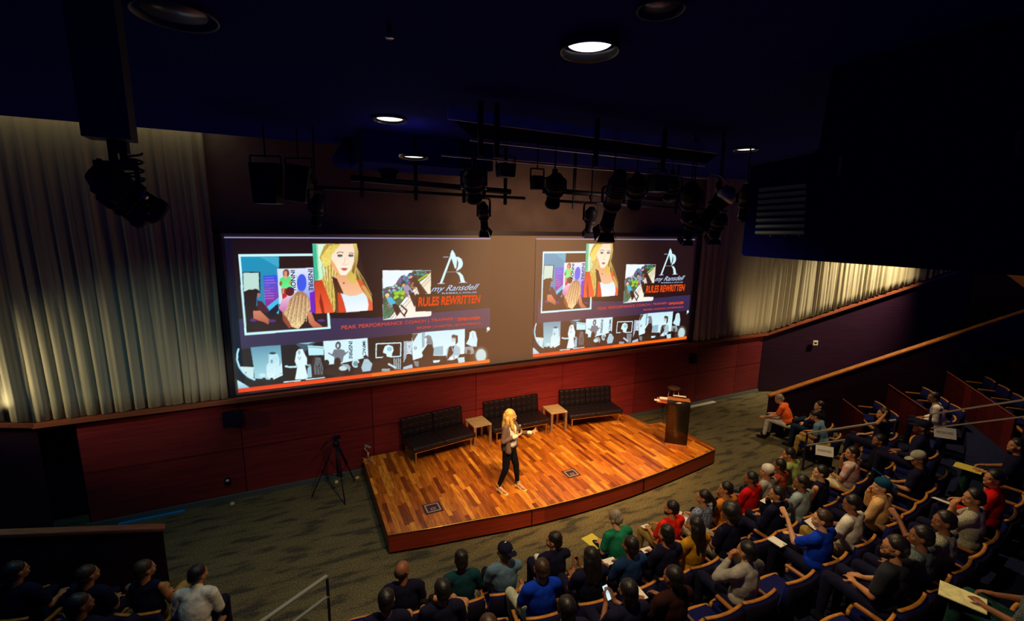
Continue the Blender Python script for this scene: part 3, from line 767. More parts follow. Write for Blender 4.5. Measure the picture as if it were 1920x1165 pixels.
put(K((195, 970), (420, 720), (512, 600), (690, 400), (695, 665), (512, 668), (512, 882), (705, 882), (705, 936), (320, 966)), (235, 225, 190), (250, 245, 235))
for d in (0, 45): line(K, [(215+d, 970), (430+d, 720), (690, 440+d)], 5, (90, 75, 60))
def climber(x, y, s, shirt, hairc):
    ell(K, x, y, 26*s, 24*s, hairc); ell(K, x+4, y+26*s, 18*s, 18*s, (225, 165, 140))
    put(K((x-5, y+40*s), (x+45*s, y+15*s), (x+110*s, y+100*s), (x+90*s, y+150*s), (x+20*s, y+110*s)), shirt)
    put(K((x+60*s, y+110*s), (x+110*s, y+100*s), (x+165*s, y+200*s), (x+120*s, y+260*s), (x+80*s, y+170*s)), (45, 25, 20))
    line(K, [(x+30*s, y+80*s), (x+10*s, y+130*s), (x+60*s, y+150*s)], 14*s, (180, 120, 90))
climber(165, 680, 1.0, (60, 190, 225), (230, 215, 170)); climber(360, 530, 1.15, (150, 150, 185), (40, 50, 70)); climber(445, 430, 1.15, (60, 35, 30), (20, 80, 120))
line(K, [(330, 800), (410, 870), (370, 940)], 22, (50, 30, 22)); line(K, [(290, 800), (340, 890), (390, 945)], 18, (50, 30, 22)); line(K, [(570, 560), (650, 665)], 20, (70, 45, 35)); line(K, [(430, 620), (500, 740)], 26, (50, 30, 22))
put(K((512, 668), (1352, 690), (1352, 848), (512, 884)), (20, 10, 8))
# monogram
wht = (205, 245, 250)
put(K((803, 538), (832, 538), (940, 228), (928, 190)), wht)
put(K((925, 180), (945, 128), (952, 128), (978, 165), (1010, 245), (1004, 345), (988, 362), (975, 325), (938, 222)), wht)
put(K((985, 210), (1030, 215), (1065, 240), (1082, 285), (1078, 325), (1055, 358), (1008, 386), (1000, 380), (1022, 335), (1027, 285), (1010, 235)), wht)
line(K, [(870, 397), (1055, 397)], 6, (150, 140, 160)); line(K, [(838, 212), (905, 212)], 6, (190, 200, 230)); line(K, [(780, 540), (865, 538)], 8, (190, 200, 230)); line(K, [(1035, 530), (1140, 527)], 7, (190, 200, 230))
put(K((1000, 402), (1050, 406), (1083, 440), (1100, 490), (1116, 530), (1062, 530), (1045, 450), (1020, 415)), wht)
# monochrome strip of pictures
K = Cc
Wc = (215, 250, 255)
for i in range(30):
    t0, t1 = math.pi*(.98-i*.018), math.pi*(.98-(i+1)*.018)
line(K, [(95, 345), (75, 420), (75, 520), (110, 620), (170, 700), (250, 770), (350, 815)], 26, (140, 215, 245)); line(K, [(98, 350), (80, 420), (82, 520), (115, 615), (175, 695), (255, 765), (350, 812)], 12, Wc)
put(K((75, 810), (150, 850), (270, 925), (90, 945)), Wc, (150, 200, 225))
put(K((270, 330), (715, 298), (755, 750), (600, 815), (340, 790), (325, 625)), (90, 150, 175), (170, 225, 235))
put(K((125, 615), (325, 625), (328, 790), (220, 745), (150, 680)), (205, 235, 240)); ell(K, 210, 705, 8, 12, (30, 50, 60))
put(K((540, 440), (600, 420), (670, 430), (700, 500), (700, 620), (720, 700), (600, 800), (520, 770), (510, 600), (545, 560)), (175, 225, 240), (225, 250, 255), noise_=.1)
ell(K, 600, 420, 50, 18, (50, 60, 70)); ell(K, 590, 540, 18, 30, (120, 160, 180)); ell(K, 455, 745, 50, 28, (200, 235, 245)); put(K((650, 700), (740, 560), (750, 700), (660, 770)), (210, 240, 250)); line(K, [(600, 810), (750, 735)], 22, Wc)
for x, y, r in ((380, 830, 32), (480, 820, 36), (595, 810, 26), (540, 850, 36)): ell(K, x, y, r, r*1.1, (30, 22, 22))
put(K((930, 285), (1240, 255), (1150, 330), (1080, 400), (1020, 350)), (60, 85, 100)); put(K((980, 275), (1200, 258), (1120, 290)), (140, 190, 205))
put(K((950, 400), (985, 362), (1040, 362), (1080, 450), (1110, 500), (1108, 600), (1080, 600), (1130, 790), (1080, 808), (940, 812), (968, 630), (930, 540)), (225, 250, 255))
ell(K, 992, 410, 20, 34, (150, 190, 205)); line(K, [(975, 470), (1000, 520), (1020, 470)], 8, (90, 130, 150))
put(K((960, 608), (962, 636), (860, 640), (785, 625), (790, 602), (850, 615)), (190, 235, 245)); ell(K, 805, 615, 22, 14, (190, 235, 245)); put(K((1100, 590), (1170, 590), (1150, 620), (1110, 610)), (150, 190, 200))
put(K((1115, 308), (1350, 325), (1356, 450), (1135, 455)), (190, 240, 250)); line(K, [(1120, 330), (1350, 350)], 8, (60, 110, 120))
put(K((1120, 640), (1170, 610), (1190, 780), (1120, 790)), (150, 200, 220))
put(K((1185, 500), (1240, 465), (1300, 490), (1365, 640), (1375, 790), (1185, 790)), (50, 34, 30), noise_=.2)
for i in range(6): line(K, [(1240+i*12, 490), (1220+i*24, 640), (1230+i*22, 740)], 4, (150, 180, 190))
line(K, [(770, 850), (1020, 828)], 14, Wc); line(K, [(1100, 815), (1380, 785)], 14, Wc)
put(Z((606.5, 641.5), (689.5, 636), (692, 672), (640, 684), (611, 686)), (212, 245, 255))
put(K((1505, 370), (1600, 365), (1655, 380), (1690, 440), (1650, 470), (1635, 560), (1510, 580), (1510, 480), (1470, 460)), (110, 120, 130), noise_=.12)
ell(K, 1565, 310, 42, 58, (70, 70, 78)); ell(K, 1562, 315, 16, 30, (200, 220, 230)); line(K, [(1420, 420), (1490, 460)], 18, (90, 100, 110)); line(K, [(1650, 450), (1720, 400)], 18, (110, 120, 130))
dk = (44, 28, 20)
for x, y, rx, ry in ((1400, 570, 40, 50), (1450, 690, 70, 60), (1560, 560, 50, 70), (1570, 680, 110, 110), (1650, 640, 60, 60)): ell(K, x, y, rx, ry, dk)
ell(K, 1645, 650, 60, 36, (200, 225, 230)); ell(K, 1830, 580, 55, 62, (205, 235, 240)); ell(K, 1830, 585, 38, 40, (110, 150, 165)); put(K((1600, 590), (1720, 590), (1755, 640), (1740, 700), (1700, 640)), (150, 170, 180))
K = Dc
for x, y, rx, ry in ((130, 550, 32, 36), (70, 660, 55, 55), (30, 760, 70, 60), (290, 700, 90, 110), (410, 620, 85, 110), (380, 750, 90, 60), (520, 740, 70, 50)): ell(K, x, y, rx, ry, dk)
put(K((110, 570), (160, 570), (225, 640), (200, 740), (90, 750), (70, 690)), (170, 205, 220), noise_=.1)
for q in ([(270, 355), (625, 342)], [(625, 342), (625, 535)], [(625, 535), (275, 552)], [(275, 552), (275, 355)]): line(K, q, 14, Wc)
put(K((380, 440), (400, 390), (450, 370), (510, 395), (522, 450), (500, 500), (500, 545), (430, 545), (420, 500), (372, 480)), (215, 250, 255)); ell(K, 465, 430, 38, 32, (150, 200, 215))
for x, y, rx, ry in ((410, 620, 70, 90), (455, 590, 35, 50)): ell(K, x, y, rx, ry, dk)
for i in range(7): line(K, [(530+i*16, 560), (540+i*14, 720)], 7, [(210, 230, 235), (120, 140, 150)][i % 2])
line(K, [(450, 640), (560, 700)], 24, (205, 235, 245)); put(K((360, 710), (480, 710), (470, 745), (360, 750)), (150, 165, 175))
put(K((665, 320), (780, 318), (790, 520), (700, 560), (668, 632)), (165, 185, 200))
put(K((780, 215), (880, 205), (970, 192), (1230, 172), (1530, 150), (1530, 505), (1440, 525), (1230, 530), (1080, 530), (900, 560), (800, 590), (785, 400)), (200, 240, 250), (225, 250, 255))
put(K((780, 215), (870, 210), (800, 330), (785, 300)), (90, 75, 60)); put(K((920, 200), (965, 195), (960, 400), (925, 420)), (150, 185, 200)); ell(K, 832, 417, 20, 22, (25, 45, 60)); ell(K, 832, 417, 11, 13, (220, 245, 250))
put(K((1080, 410), (1225, 390), (1228, 520), (1080, 525)), (150, 190, 205))
put(K((960, 260), (1010, 232), (1050, 250), (1080, 340), (1085, 420), (1000, 400), (985, 340)), (120, 130, 140), noise_=.25); ell(K, 975, 305, 20, 34, (215, 240, 245))
put(K((1000, 370), (1060, 365), (1095, 440), (1080, 570), (900, 590), (940, 530), (925, 480)), (44, 26, 16)); ell(K, 955, 490, 28, 30, (44, 26, 16))
for q in (((800, 600), (1230, 530), (1230, 640), (820, 700)), ((1450, 510), (1540, 505), (1540, 560), (1450, 550))): put(K(*q), (50, 32, 20))
put(K((1085, 598), (1185, 592), (1175, 620), (1095, 632)), Wc)
ell(K, 745, 540, 44, 44, dk); put(K((700, 560), (790, 555), (800, 660), (665, 700)), dk); put(K((665, 690), (790, 650), (800, 700), (665, 722)), (170, 210, 225)); put(K((810, 600), (885, 610), (880, 690), (830, 670)), (120, 135, 140), noise_=.2)
put(K((1270, 520), (1280, 430), (1330, 390), (1410, 380), (1470, 420), (1470, 500), (1440, 560), (1380, 590), (1290, 600)), (165, 200, 215), noise_=.08)
put(K((1310, 400), (1390, 395), (1370, 500), (1290, 590), (1280, 560)), (60, 38, 25)); ell(K, 1368, 290, 34, 48, (200, 215, 220)); ell(K, 1375, 255, 34, 26, (70, 60, 60)); put(K((1400, 240), (1430, 240), (1435, 340), (1400, 380)), (70, 50, 40))
ell(K, 1355, 290, 5, 5, (40, 40, 50)); ell(K, 1380, 288, 5, 5, (40, 40, 50)); line(K, [(1350, 400), (1365, 470), (1390, 400)], 5, (220, 240, 245)); ell(K, 1345, 570, 30, 28, (225, 245, 250)); ell(K, 1415, 545, 24, 20, (225, 245, 250))
put(K((1240, 600), (1400, 590), (1450, 640), (1240, 640)), (50, 30, 18)); put(K((1430, 560), (1530, 550), (1535, 625), (1450, 635)), (190, 230, 240))
put(K((1600, 200), (1640, 175), (1680, 190), (1710, 300), (1700, 405), (1620, 395), (1550, 360), (1590, 290)), (205, 240, 250), noise_=.08); line(K, [(1640, 200), (1650, 280)], 6, (120, 150, 165))
put(K((1535, 410), (1650, 400), (1680, 520), (1535, 500)), (140, 160, 165), noise_=.3); ell(K, 1650, 560, 50, 55, (60, 38, 22)); ell(K, 1590, 480, 30, 35, (90, 60, 40))
for r_, c_ in ((1.5, (70, 62, 48)), (1.22, (120, 120, 105)), (1.0, (205, 240, 245))): ell(K, 1765, 530, 72*r_, 90*r_, c_, alpha=.8)
ell(K, 1862, 152, 22, 26, Wc); ell(K, 1845, 188, 7, 7, Wc)
# orange foot bar
put(Z((446, 730.6), (921, 678.2), (925, 700), (440, 745)), (235, 62, 0), (250, 90, 0), 'h')
put(Z((700, 703), (921, 678.2), (925, 700), (700, 715)), (252, 110, 0))
put([(0, GH-1.2), (GW, GH-1.2), (GW, GH+1), (0, GH+1)], (185, 185, 240))

def slide_material():
    g = G('projected_light'); ca = g.n('ShaderNodeVertexColor'); ca.layer_name = 'pixels'
    g.l(ca.outputs[0], g.b.inputs['Emission Color']); g.b.inputs['Emission Strength'].default_value = 1.0
    g.b.inputs['Base Color'].default_value = (.48, .40, .33, 1); g.b.inputs['Roughness'].default_value = .9; g.b.inputs['Specular IOR Level'].default_value = .1
    return g.m
M_SLIDE = slide_material()
def lettering_mat(name, c, c2=None): return mat(name, (.05, .05, .05), .9, emit=lin(*c), estr=1.0)
M_T = [lettering_mat('text_navy', (30, 40, 90)), lettering_mat('text_orange', (235, 80, 20)), lettering_mat('text_white', (190, 215, 250)), lettering_mat('text_dark', (25, 45, 55)), lettering_mat('text_pale', (225, 240, 250))]
SW, SHt = S0['x1']-S0['x0'], S0['z1']-S0['z0']
def text_mesh(txt, shear=0, bold=0):
    cu = bpy.data.curves.new('t', 'FONT'); cu.body = txt; cu.shear = shear; cu.offset = bold; cu.align_x = 'LEFT'
    ob = bpy.data.objects.new('t', cu); COL.objects.link(ob)
    dg = bpy.context.evaluated_depsgraph_get(); me = bpy.data.meshes.new_from_object(ob.evaluated_get(dg))
    bpy.data.objects.remove(ob); v = [x.co.copy() for x in me.vertices]; f = [tuple(p.vertices) for p in me.polygons]; bpy.data.meshes.remove(me)
    xs_ = [q.x for q in v]; ys_ = [q.y for q in v]
    return [((q.x-min(xs_))/(max(xs_)-min(xs_)), (q.y-min(ys_))/(max(ys_)-min(ys_))) for q in v], f
def put_text(bb, txt, quad, mi, shear=0, bold=0):
    """quad: traced corners where the text's left-bottom, right-bottom, right-top, left-top fall"""
    q = [np.array(uv(p)) for p in quad]; vs2, fs2 = text_mesh(txt, shear, bold); out = []
    for (s, t) in vs2:
        p = (q[0]*(1-s)+q[1]*s)*(1-t)+(q[3]*(1-s)+q[2]*s)*t
        out.append((p[0]/GW*SW, -.004, p[1]/GH*SHt))
    bb.add(out, fs2, mi)
def sub_text(subs, o, txt, quad, mi, shear=0, bold=0):
    bb = MB(); put_text(bb, txt, quad, 0, shear, bold); subs.append(bb.build('slide_lettering', M_T[mi], o))
def cz(ox, oy, s, *pts): return [(ox+x/s, oy+y/s) for x, y in pts]
def build_slide(xoff, parent, meshes=None):
    if meshes: 
        o = bpy.data.objects.new('projected_slide', meshes[0]); COL.objects.link(o); o.parent = parent
        for d_ in meshes[1]:
            l = bpy.data.objects.new('slide_lettering', d_); COL.objects.link(l); l.parent = o
        o.location = (xoff-4.88, -.012, S0['z0']-2.17); return
    vs = np.zeros(((GW+1)*(GH+1), 3)); vs[:, 0] = (XX/GW*SW).ravel(); vs[:, 2] = (YY/GH*SHt).ravel()
    i = (np.arange(GH)[:, None]*(GW+1)+np.arange(GW)[None, :]).ravel()
    fs = np.stack([i, i+1, i+GW+2, i+GW+1], 1)
    me = bpy.data.meshes.new('projected_slide'); me.vertices.add(len(vs)); me.vertices.foreach_set('co', vs.ravel())
    me.loops.add(len(fs)*4); me.loops.foreach_set('vertex_index', fs.ravel()); me.polygons.add(len(fs)); me.polygons.foreach_set('loop_start', np.arange(len(fs))*4); me.polygons.foreach_set('loop_total', np.full(len(fs), 4))
    me.update(); me.validate()
    ca = me.color_attributes.new('pixels', 'FLOAT_COLOR', 'POINT'); d = np.ones(((GW+1)*(GH+1), 4), np.float32); d[:, :3] = IMG.reshape(-1, 3); ca.data.foreach_set('color', d.ravel())
    me.materials.append(M_SLIDE)
    o = bpy.data.objects.new('projected_slide', me); COL.objects.link(o); o.parent = parent; o.location = (xoff-4.88, -.012, S0['z0']-2.17)
    subs = []
    sub_text(subs, o, 'RULES REWRITTEN', cz(700, 450, 6.471, (545, 822), (1300, 782), (1305, 680), (540, 705)), 1, .12, .03)
    sub_text(subs, o, 'my Ransdell', cz(700, 450, 6.471, (700, 660), (1270, 640), (1290, 545), (700, 570)), 2, .5)
    sub_text(subs, o, 'REBELLIOUS', cz(700, 450, 6.471, (832, 668), (1255, 656), (1255, 642), (832, 652)), 2)
    sub_text(subs, o, 'PEAK PERFORMANCE COACH | TRAINER |', [(640, 622), (856, 603.5), (856, 597.5), (640, 612)], 1)
    sub_text(subs, o, 'SPEAKER', [(859, 604.5), (903, 601.5), (903, 596), (859, 599)], 1, 0, .03)
    sub_text(subs, o, 'BROKER | INVESTOR | ENTREPRENEUR', [(783, 620.5), (903, 611.5), (903, 607.5), (783, 615.5)], 1)
    sub_text(subs, o, 'INSPIRE', cz(435, 450, 6.474, (900, 352), (918, 620), (976, 620), (962, 352)), 0, 0, .02)
    sub_text(subs, o, 'INNOV', cz(435, 450, 6.474, (690, 362), (700, 615), (765, 615), (742, 362)), 0, 0, .02)
    sub_text(subs, o, 'INSPIRE', cz(435, 610, 7.837, (1716, 252), (1728, 512), (1780, 512), (1776, 252)), 3, 0, .02)
    sub_text(subs, o, 'IMPACT', cz(670, 600, 7.53, (76, 315), (84, 552), (130, 545), (124, 312)), 3, 0, .02)
    sub_text(subs, o, 'NCE', cz(670, 600, 7.53, (712, 500), (712, 340), (775, 333), (778, 495))[0:1]+cz(670, 600, 7.53, (714, 335), (776, 330), (776, 500)), 4, 0, .02)
    return o.data, [q.data for q in subs]
ms = build_slide(S0['x0'], scr)
build_slide(S0['x2'], scr, ms)
# ------------------------------------------------------------------ lighting rig
def frame_z(d, roll=0):
    d = V(d).normalized(); x = d.cross(V((0, 0, 1)))
    x = x.normalized() if x.length > 1e-3 else V((1, 0, 0)); return x, d
GROUP_L = 'theatre spotlights hanging from the rig over the stage'
def stage_light(loc, d, L, r, label, top=.34, barn=0, knobs=False, lens=.72, mcap=None):
    x, d = frame_z(d); e = empty('stage_spotlight', loc, 0, label, 'spotlight', GROUP_L)
    b = MB(); b.lathe([(0, -L*.52), (r*.55, -L*.50), (r*.8, -L*.40), (r, -L*.34), (r, -L*.12), (r*.92, -L*.10), (r*.92, .02*L), (r*1.02, .03*L), (r*.95, .08*L), (0, .08*L)], (0, 0, 0), d, 18)
    y = x.cross(d)
    for k in range(5):
        c = -d*L*(.16+.045*k); b.lathe([(r*.9, -.004), (r*1.06, -.004), (r*1.06, .004), (r*.9, .004)], c, d, 18)
    b.build('lamp_housing', M_RIG, e)
    b = MB(); b.lathe([(0, .05*L), (r*lens, .05*L), (r*lens, .36*L), (r*lens*1.12, .37*L), (r*lens*1.12, .46*L), (r*lens*.9, .46*L), (r*lens*.9, .42*L), (0, .42*L)], (0, 0, 0), d, 18); b.build('lens_tube', M_RIG, e)
    b = MB(); yk = V((0, 0, 1)); w_ = r*1.18
    pts = [x*w_, x*w_+yk*top*.72, x*w_*.8+yk*top*.85, -x*w_*.8+yk*top*.85, -x*w_+yk*top*.72, -x*w_]
    for i in range(5): b.bar(pts[i], pts[i+1], .035, .008, up=d)
    b.build('yoke', mat('yoke_dark', (.05, .055, .07), .35, .6), e)
    b = MB(); b.tube([yk*top*.84, yk*(top+.03)], .018); b.box(yk*(top+.05), (.05, .06, .07)); b.build('pipe_clamp', M_RIG, e)
    b = MB(); b.tube([yk*(top+.06), yk*(6.8-loc[2])], .012, 6); b.build('hanging_rod', M_RIG, e)
    if barn:
        for k in range(4):
            u = (x if k % 2 else y)*(1 if k < 2 else -1); wv = (y if k % 2 else x)
            c0 = d*L*.46+u*r*lens*1.05; c1 = c0+d*barn*.9+u*barn*.45
            b = MB(); hw, hw2 = r*lens*1.0, r*lens*1.0+barn*.3
            n_ = (c1-c0).cross(wv).normalized()
            b.poly([c0-wv*hw, c0+wv*hw, c1+wv*hw2, c1-wv*hw2], .004, n_); b.build('barn_door', M_RIG, e)
    if knobs:
        for s in (-1, 1):
            b = MB(); b.lathe([(0, 0), (.016, 0), (.016, .03), (0, .03)], x*s*r*1.02+d*.06*L, x*s, 8); b.build('focus_knob', M_CHROME, e)
    return e
def pxl(pa, pb, Y0, Y1=None):
    a, c = aty(*pa, Y0), aty(*pb, Y1 if Y1 else Y0); return a, c
def light_px(pa, pb, Y0, Y1, r, label, **k):
    a, c = aty(*pa, Y0), aty(*pb, Y1); L = (c-a).length; return stage_light((a+c)/2, c-a, L, r, label, **k)
light_px((588+9, 366), (592, 424), 7.0, 7.25, .085, 'small black spotlight hanging alone from the left end of the lower pipe', barn=.10)
light_px((905, 380), (909, 432), 7.0, 7.2, .085, 'small black spotlight hanging directly below the large left-centre fixture', barn=.10)
light_px((888, 318), (889, 378), 5.3, 5.55, .125, 'large dark spotlight with chrome yoke above the second screen image gap', top=.24, knobs=True)
light_px((1044, 328), (1035, 388), 5.3, 5.55, .125, 'dark spotlight with two bright knobs, left of the tilted long one', top=.2, knobs=True)
light_px((1165, 322), (1135, 432), 4.9, 5.5, .125, 'long black spotlight tilted down left over the middle of the right screen', top=.25, barn=.14)
light_px((1110, 390), (1104, 436), 6.6, 6.8, .10, 'small black spotlight just left behind the long tilted one', barn=.08)
light_px((1197, 330), (1188, 392), 5.3, 5.6, .13, 'dark spotlight right beside the long tilted one', top=.2, knobs=True)
light_px((1262, 330), (1255, 375), 5.6, 5.8, .13, 'dark stubby spotlight between the tilted one and the right cluster', top=.2)
light_px((1298, 345), (1290, 415), 4.8, 5.1, .13, 'upright dark spotlight at the left of the right cluster', top=.22)
light_px((1304, 400), (1287, 448), 5.0, 5.2, .09, 'short black spotlight lowest left in the right cluster', top=.15, barn=.08)
light_px((1372, 352), (1318, 418), 4.5, 4.7, .12, 'spotlight with pale back cap and looping white cable in the right cluster', top=.22, barn=.12)
light_px((1352, 400), (1338, 445), 5.0, 5.2, .11, 'black spotlight hanging lowest right in the right cluster', top=.2, barn=.08)
light_px((1402, 345), (1392, 415), 5.0, 5.2, .10, 'dark spotlight half hidden beside the big black cabinet', top=.2)
# pale cap and cable on the right cluster light
a = aty(1374, 345, 4.45); b = MB()
pts = [aty(1333, 326, 4.5), aty(1350, 330, 4.45), aty(1366, 346, 4.42), aty(1374, 362, 4.4), aty(1376, 372, 4.4), aty(1366, 376, 4.38), aty(1352, 366, 4.38), aty(1354, 358, 4.4), aty(1368, 358, 4.38)]
b.tube(pts, .007); tag(b.build('power_cable', mat('white_cable', (.75, .78, .70), .5)), 'white looping power cable over the spotlight at the right of the rig', 'cable')
b = MB(); c0 = aty(1364, 366, 4.42); b.lathe([(0, -.06), (.09, -.05), (.12, 0), (.125, .05), (.10, .07), (0, .075)], c0, (aty(1318, 418, 4.7)-aty(1372, 352, 4.5)), 18); tag(b.build('lamp_cap', mat('pale_cap', (.6, .65, .55), .4)), 'pale cream lamp cap with cable at the right of the rig', 'lamp cap')

# left foreground pair hanging from a ceiling post
p0 = aty(203, 155, 3.2); p1 = aty(208, 262, 3.2)
e = empty('hanging_post', (p1.x, 3.2, 6.8), 0, 'square black post hanging from the ceiling above the left curtain', 'post')
b = MB(); b.box((0, 0, -(6.8-p1.z)/2), (.20, .14, 6.8-p1.z)); b.build('post', mat('post_dark', (.02, .02, .05), .6), e)
b = MB(); b.tube([(0, 0, p1.z-6.8), (0, 0, p1.z-6.8-.30)], .02); b.tube([(-.06, 0, p1.z-6.8-.1), (-.06, 0, p1.z-6.8-.24)], .012); b.box((0, 0, p1.z-6.8-.13), (.16, .06, .04)); b.build('hanger', M_RIG, e)
b = MB(); q = [V((.08+.045*math.cos(t*2*math.pi), .03*math.sin(t*2*math.pi), p1.z-6.8-.06-t*.045)) for t in np.linspace(0, 7, 70)]; b.tube(q, .006, 6); b.build('coiled_cable', M_RIG, e)
light_px((172, 322), (302, 402), 3.15, 3.35, .085, 'large black spotlight at upper left, aimed down right, over the left curtain', top=.2, knobs=True, lens=.8)
light_px((186, 352), (268, 418), 3.3, 3.5, .055, 'slimmer black spotlight slung under the large upper-left one', top=.12, lens=.8)

# pipes and ladder truss
def pipe(name, pa, pb, Y, r, label, Y2=None, parts=None):
    a, c = pxl(pa, pb, Y, Y2); e = empty(name, a, 0, label, 'pipe')
    b = MB(); b.tube([(0, 0, 0), c-a], r); b.build('pipe', M_RIG, e)
    for px in (parts or []):
        t = (px-pa[0])/(pb[0]-pa[0]); t = max(0, min(1, t)); q = (c-a)*t
        b = MB(); b.box(q+V((0, 0, (6.8-a.z-q.z-.12)/2)), (.05, .03, 6.8-a.z-q.z+.12)); b.build('upright', M_RIG, e)
    return e
pipe('rig_pipe', (658, 334), (957, 360), 7.1, .045, 'thick upper black pipe above the left slide')
pipe('rig_pipe', (588, 351), (984, 372), 7.12, .025, 'thin lower black pipe above the left slide', parts=[665, 760, 853, 940])
pipe('rig_pipe', (1020, 356), (1262, 377), 7.1, .045, 'thick upper black pipe above the right slide')
pipe('rig_pipe', (1030, 376), (1362, 396), 7.12, .025, 'thin lower black pipe above the right slide', parts=[1068, 1252])
def beam(pa, pb, z, w_, h_, m, name, label, extra=None):
    a, c = at(*pa, z), at(*pb, z); e = empty(name, a, 0, label, 'beam'); b = MB(); b.bar((0, 0, 0), c-a, w_, h_); b.build('channel', m, e); return a, c, e
M_PALE = mat('pale_channel', (.45, .60, .66), .6, var=.3, scale=3)
a, c, e = beam((840, 212), (1345, 280), 6.62, .02, .12, M_PALE, 'catwalk_beam', 'pale grey-blue long channel below the ceiling, highest of the rig')
for px in (884, 908, 1075, 1213):
    t = (px-840)/505; q = (c-a)*t; b = MB(); b.box(q+V((0, -.03, -.12)), (.05, .03, .55)); b.build('hanger', M_RIG, e)
a, c, e = beam((882, 263), (1322, 311), 6.42, .03, .02, mat('edge_grey', (.6, .55, .5), .35, .5), 'catwalk_beam', 'thin middle rail of the rig with a dull shiny edge')
a2, c2, e2 = beam((828, 291), (1325, 335), 6.32, .03, .02, mat('edge_grey', (0, 0, 0)), 'catwalk_beam', 'thin lowest front rail of the rig, just above the hanging spotlights')
b = MB(); b.poly([at(846, 222, 6.60), at(1345, 290, 6.60), c+V((0, -.03, .03)), a+V((0, -.03, .03))], .01, (0, 0, 1)); tag(b.build('catwalk_panel', M_RIG), 'black panel carrying faint white rig numbers', 'panel')
# faint rig numbers on the panel
M_NUM = mat('number_grey', (.06, .06, .09), .7)
for i, (px, py, t_) in enumerate(((992, 261, '36'), (1067, 268, '35'), (1135, 277, '34'), (1200, 285, '33'), (1258, 291, '32'), (1312, 297, '31'))):
    bb = MB(); vs2, fs2 = text_mesh(t_)
    tt = (px-882)/(1322-882); p = a.lerp(c, tt); n0 = at(px, py, 6.46); o3 = n0
    bb.add([((x-.5)*.07, -.02, (y-.5)*.055) for x, y in vs2], fs2); o = bb.build('rig_number', M_NUM); o.location = o3; tag(o, 'faint grey number %s on the black rig panel' % ['thirty-six, leftmost,', 'thirty-five, second from left,', 'thirty-four, third from left,', 'thirty-three, third from right,', 'thirty-two, second from right,', 'thirty-one, rightmost,'][i], 'number')

# hung boxes and loudspeakers
def hung_box(name, px, Y, w_, d_, h_, rz, label, cat, rod=1.2, tilt=0):
    c = aty(*px, Y); e = empty(name, c, rz, label, cat)
    if name == 'rig_box': rod = 6.8-c.z-h_/2-.001
    M = Matrix.Rotation(tilt, 3, 'Y'); b = MB()
    pts = [(-w_/2*.86, -d_/2, -h_/2), (w_/2*.86, -d_/2, -h_/2), (w_/2, -d_/2, h_/2), (-w_/2, -d_/2, h_/2)]
    b.poly([M @ V(p) for p in pts], d_, (0, 1, 0)); b.build('cabinet', M_RIG, e, bevel=.012)
    b = MB(); W = w_/2+.02
    b.bar((-W, 0, 0), (-W, 0, h_/2+.1), .02, .01); b.bar((W, 0, 0), (W, 0, h_/2+.1), .02, .01); b.bar((-W, 0, h_/2+.1), (W, 0, h_/2+.1), .02, .01, up=V((0, 1, 0))); b.build('bracket', M_RIG, e)
    b = MB(); b.tube([(0, 0, h_/2+.1), (0, 0, h_/2+rod)], .012); b.build('rod', M_RIG, e)
hung_box('hanging_loudspeaker', (501, 345), 7.4, .36, .26, .54, R(-20), 'black loudspeaker hung by a rod, leftmost over the screen', 'speaker', .95)
hung_box('hanging_loudspeaker', (562, 345), 7.4, .34, .24, .50, R(-28), 'black loudspeaker hung by a rod, second from left over the screen', 'speaker', .95, R(8))
hung_box('rig_box', (1007, 343), 6.2, .18, .15, .20, 0, 'small black box hung on a cord left of the second knobbed spotlight', 'box', .75)
hung_box('rig_box', (948, 320), 6.0, .24, .2, .18, 0, 'dark ballast box beside the chrome-yoked spotlight', 'box', .62)
hung_box('rig_box', (728, 324), 8.0, .26, .2, .2, 0, 'dark box under the low soffit above the left pipe', 'box', .06)
hung_box('rig_box', (1232, 345), 5.6, .30, .25, .24, 0, 'dark box in the middle of the rig above the right slide', 'box', .72)
# low soffit and duct
c = aty(656, 317, 8.3); c1 = aty(880, 331, 8.3)
b = MB(); b.box(((c.x+c1.x)/2, 7.75, (c.z+6.8)/2+.0), (c1.x-c.x, 1.1, 6.8-c.z)); struct(b.build('trim_7', M_CEIL))
b = MB(); b.tube([aty(640, 303, 8.25), aty(660, 276, 7.9)], .15, 16); tag(b.build('air_duct', M_CEIL), 'short round black duct at the left end of the low soffit', 'duct')
# ceiling downlights
def downlight(px, r, on, label, z=6.8, dp=.028):
    c = at(*px, z-.06); e = empty('ceiling_downlight', (c.x, c.y, z), 0, label, 'downlight', 'round downlights in the black ceiling')
    b = MB(); b.lathe([(r*.90, 0), (r*.93, -dp), (r*.98, -dp-.007), (r, -dp), (r, 0)], (0, 0, 0), n=36); b.build('trim_ring', mat('trim_ring', (.06, .055, .055), .25, .7) if on else mat('trim_ring_dim', (.01, .01, .06), .5), e)
    b = MB(); b.lathe([(0, -.006), (r*.74, -.006), (r*.74, -.001), (0, -.001)], (0, 0, 0), n=36)
    b.build('lens', mat('lamp_lens_on', (.9, .9, .9), .4, emit=(1, .97, .92), estr=1.7) if on else mat('lamp_lens_off', (.05, .06, .16), .3), e)
downlight((1105, 98), .21, True, 'large lit downlight in the ceiling, nearest and brightest', dp=.06)
downlight((731, 231), .21, True, 'lit ceiling downlight left of centre, second nearest')
downlight((776, 301), .19, True, 'small lit downlight set in the low soffit above the screen', z=c.z)
downlight((1398, 286), .19, True, 'lit ceiling downlight above the top left corner of the black cabinet')
downlight((330, 42), .24, False, 'unlit round downlight at the upper left of the ceiling')
downlight((1238, 30), .14, False, 'small unlit square-looking downlight at the upper middle of the ceiling')
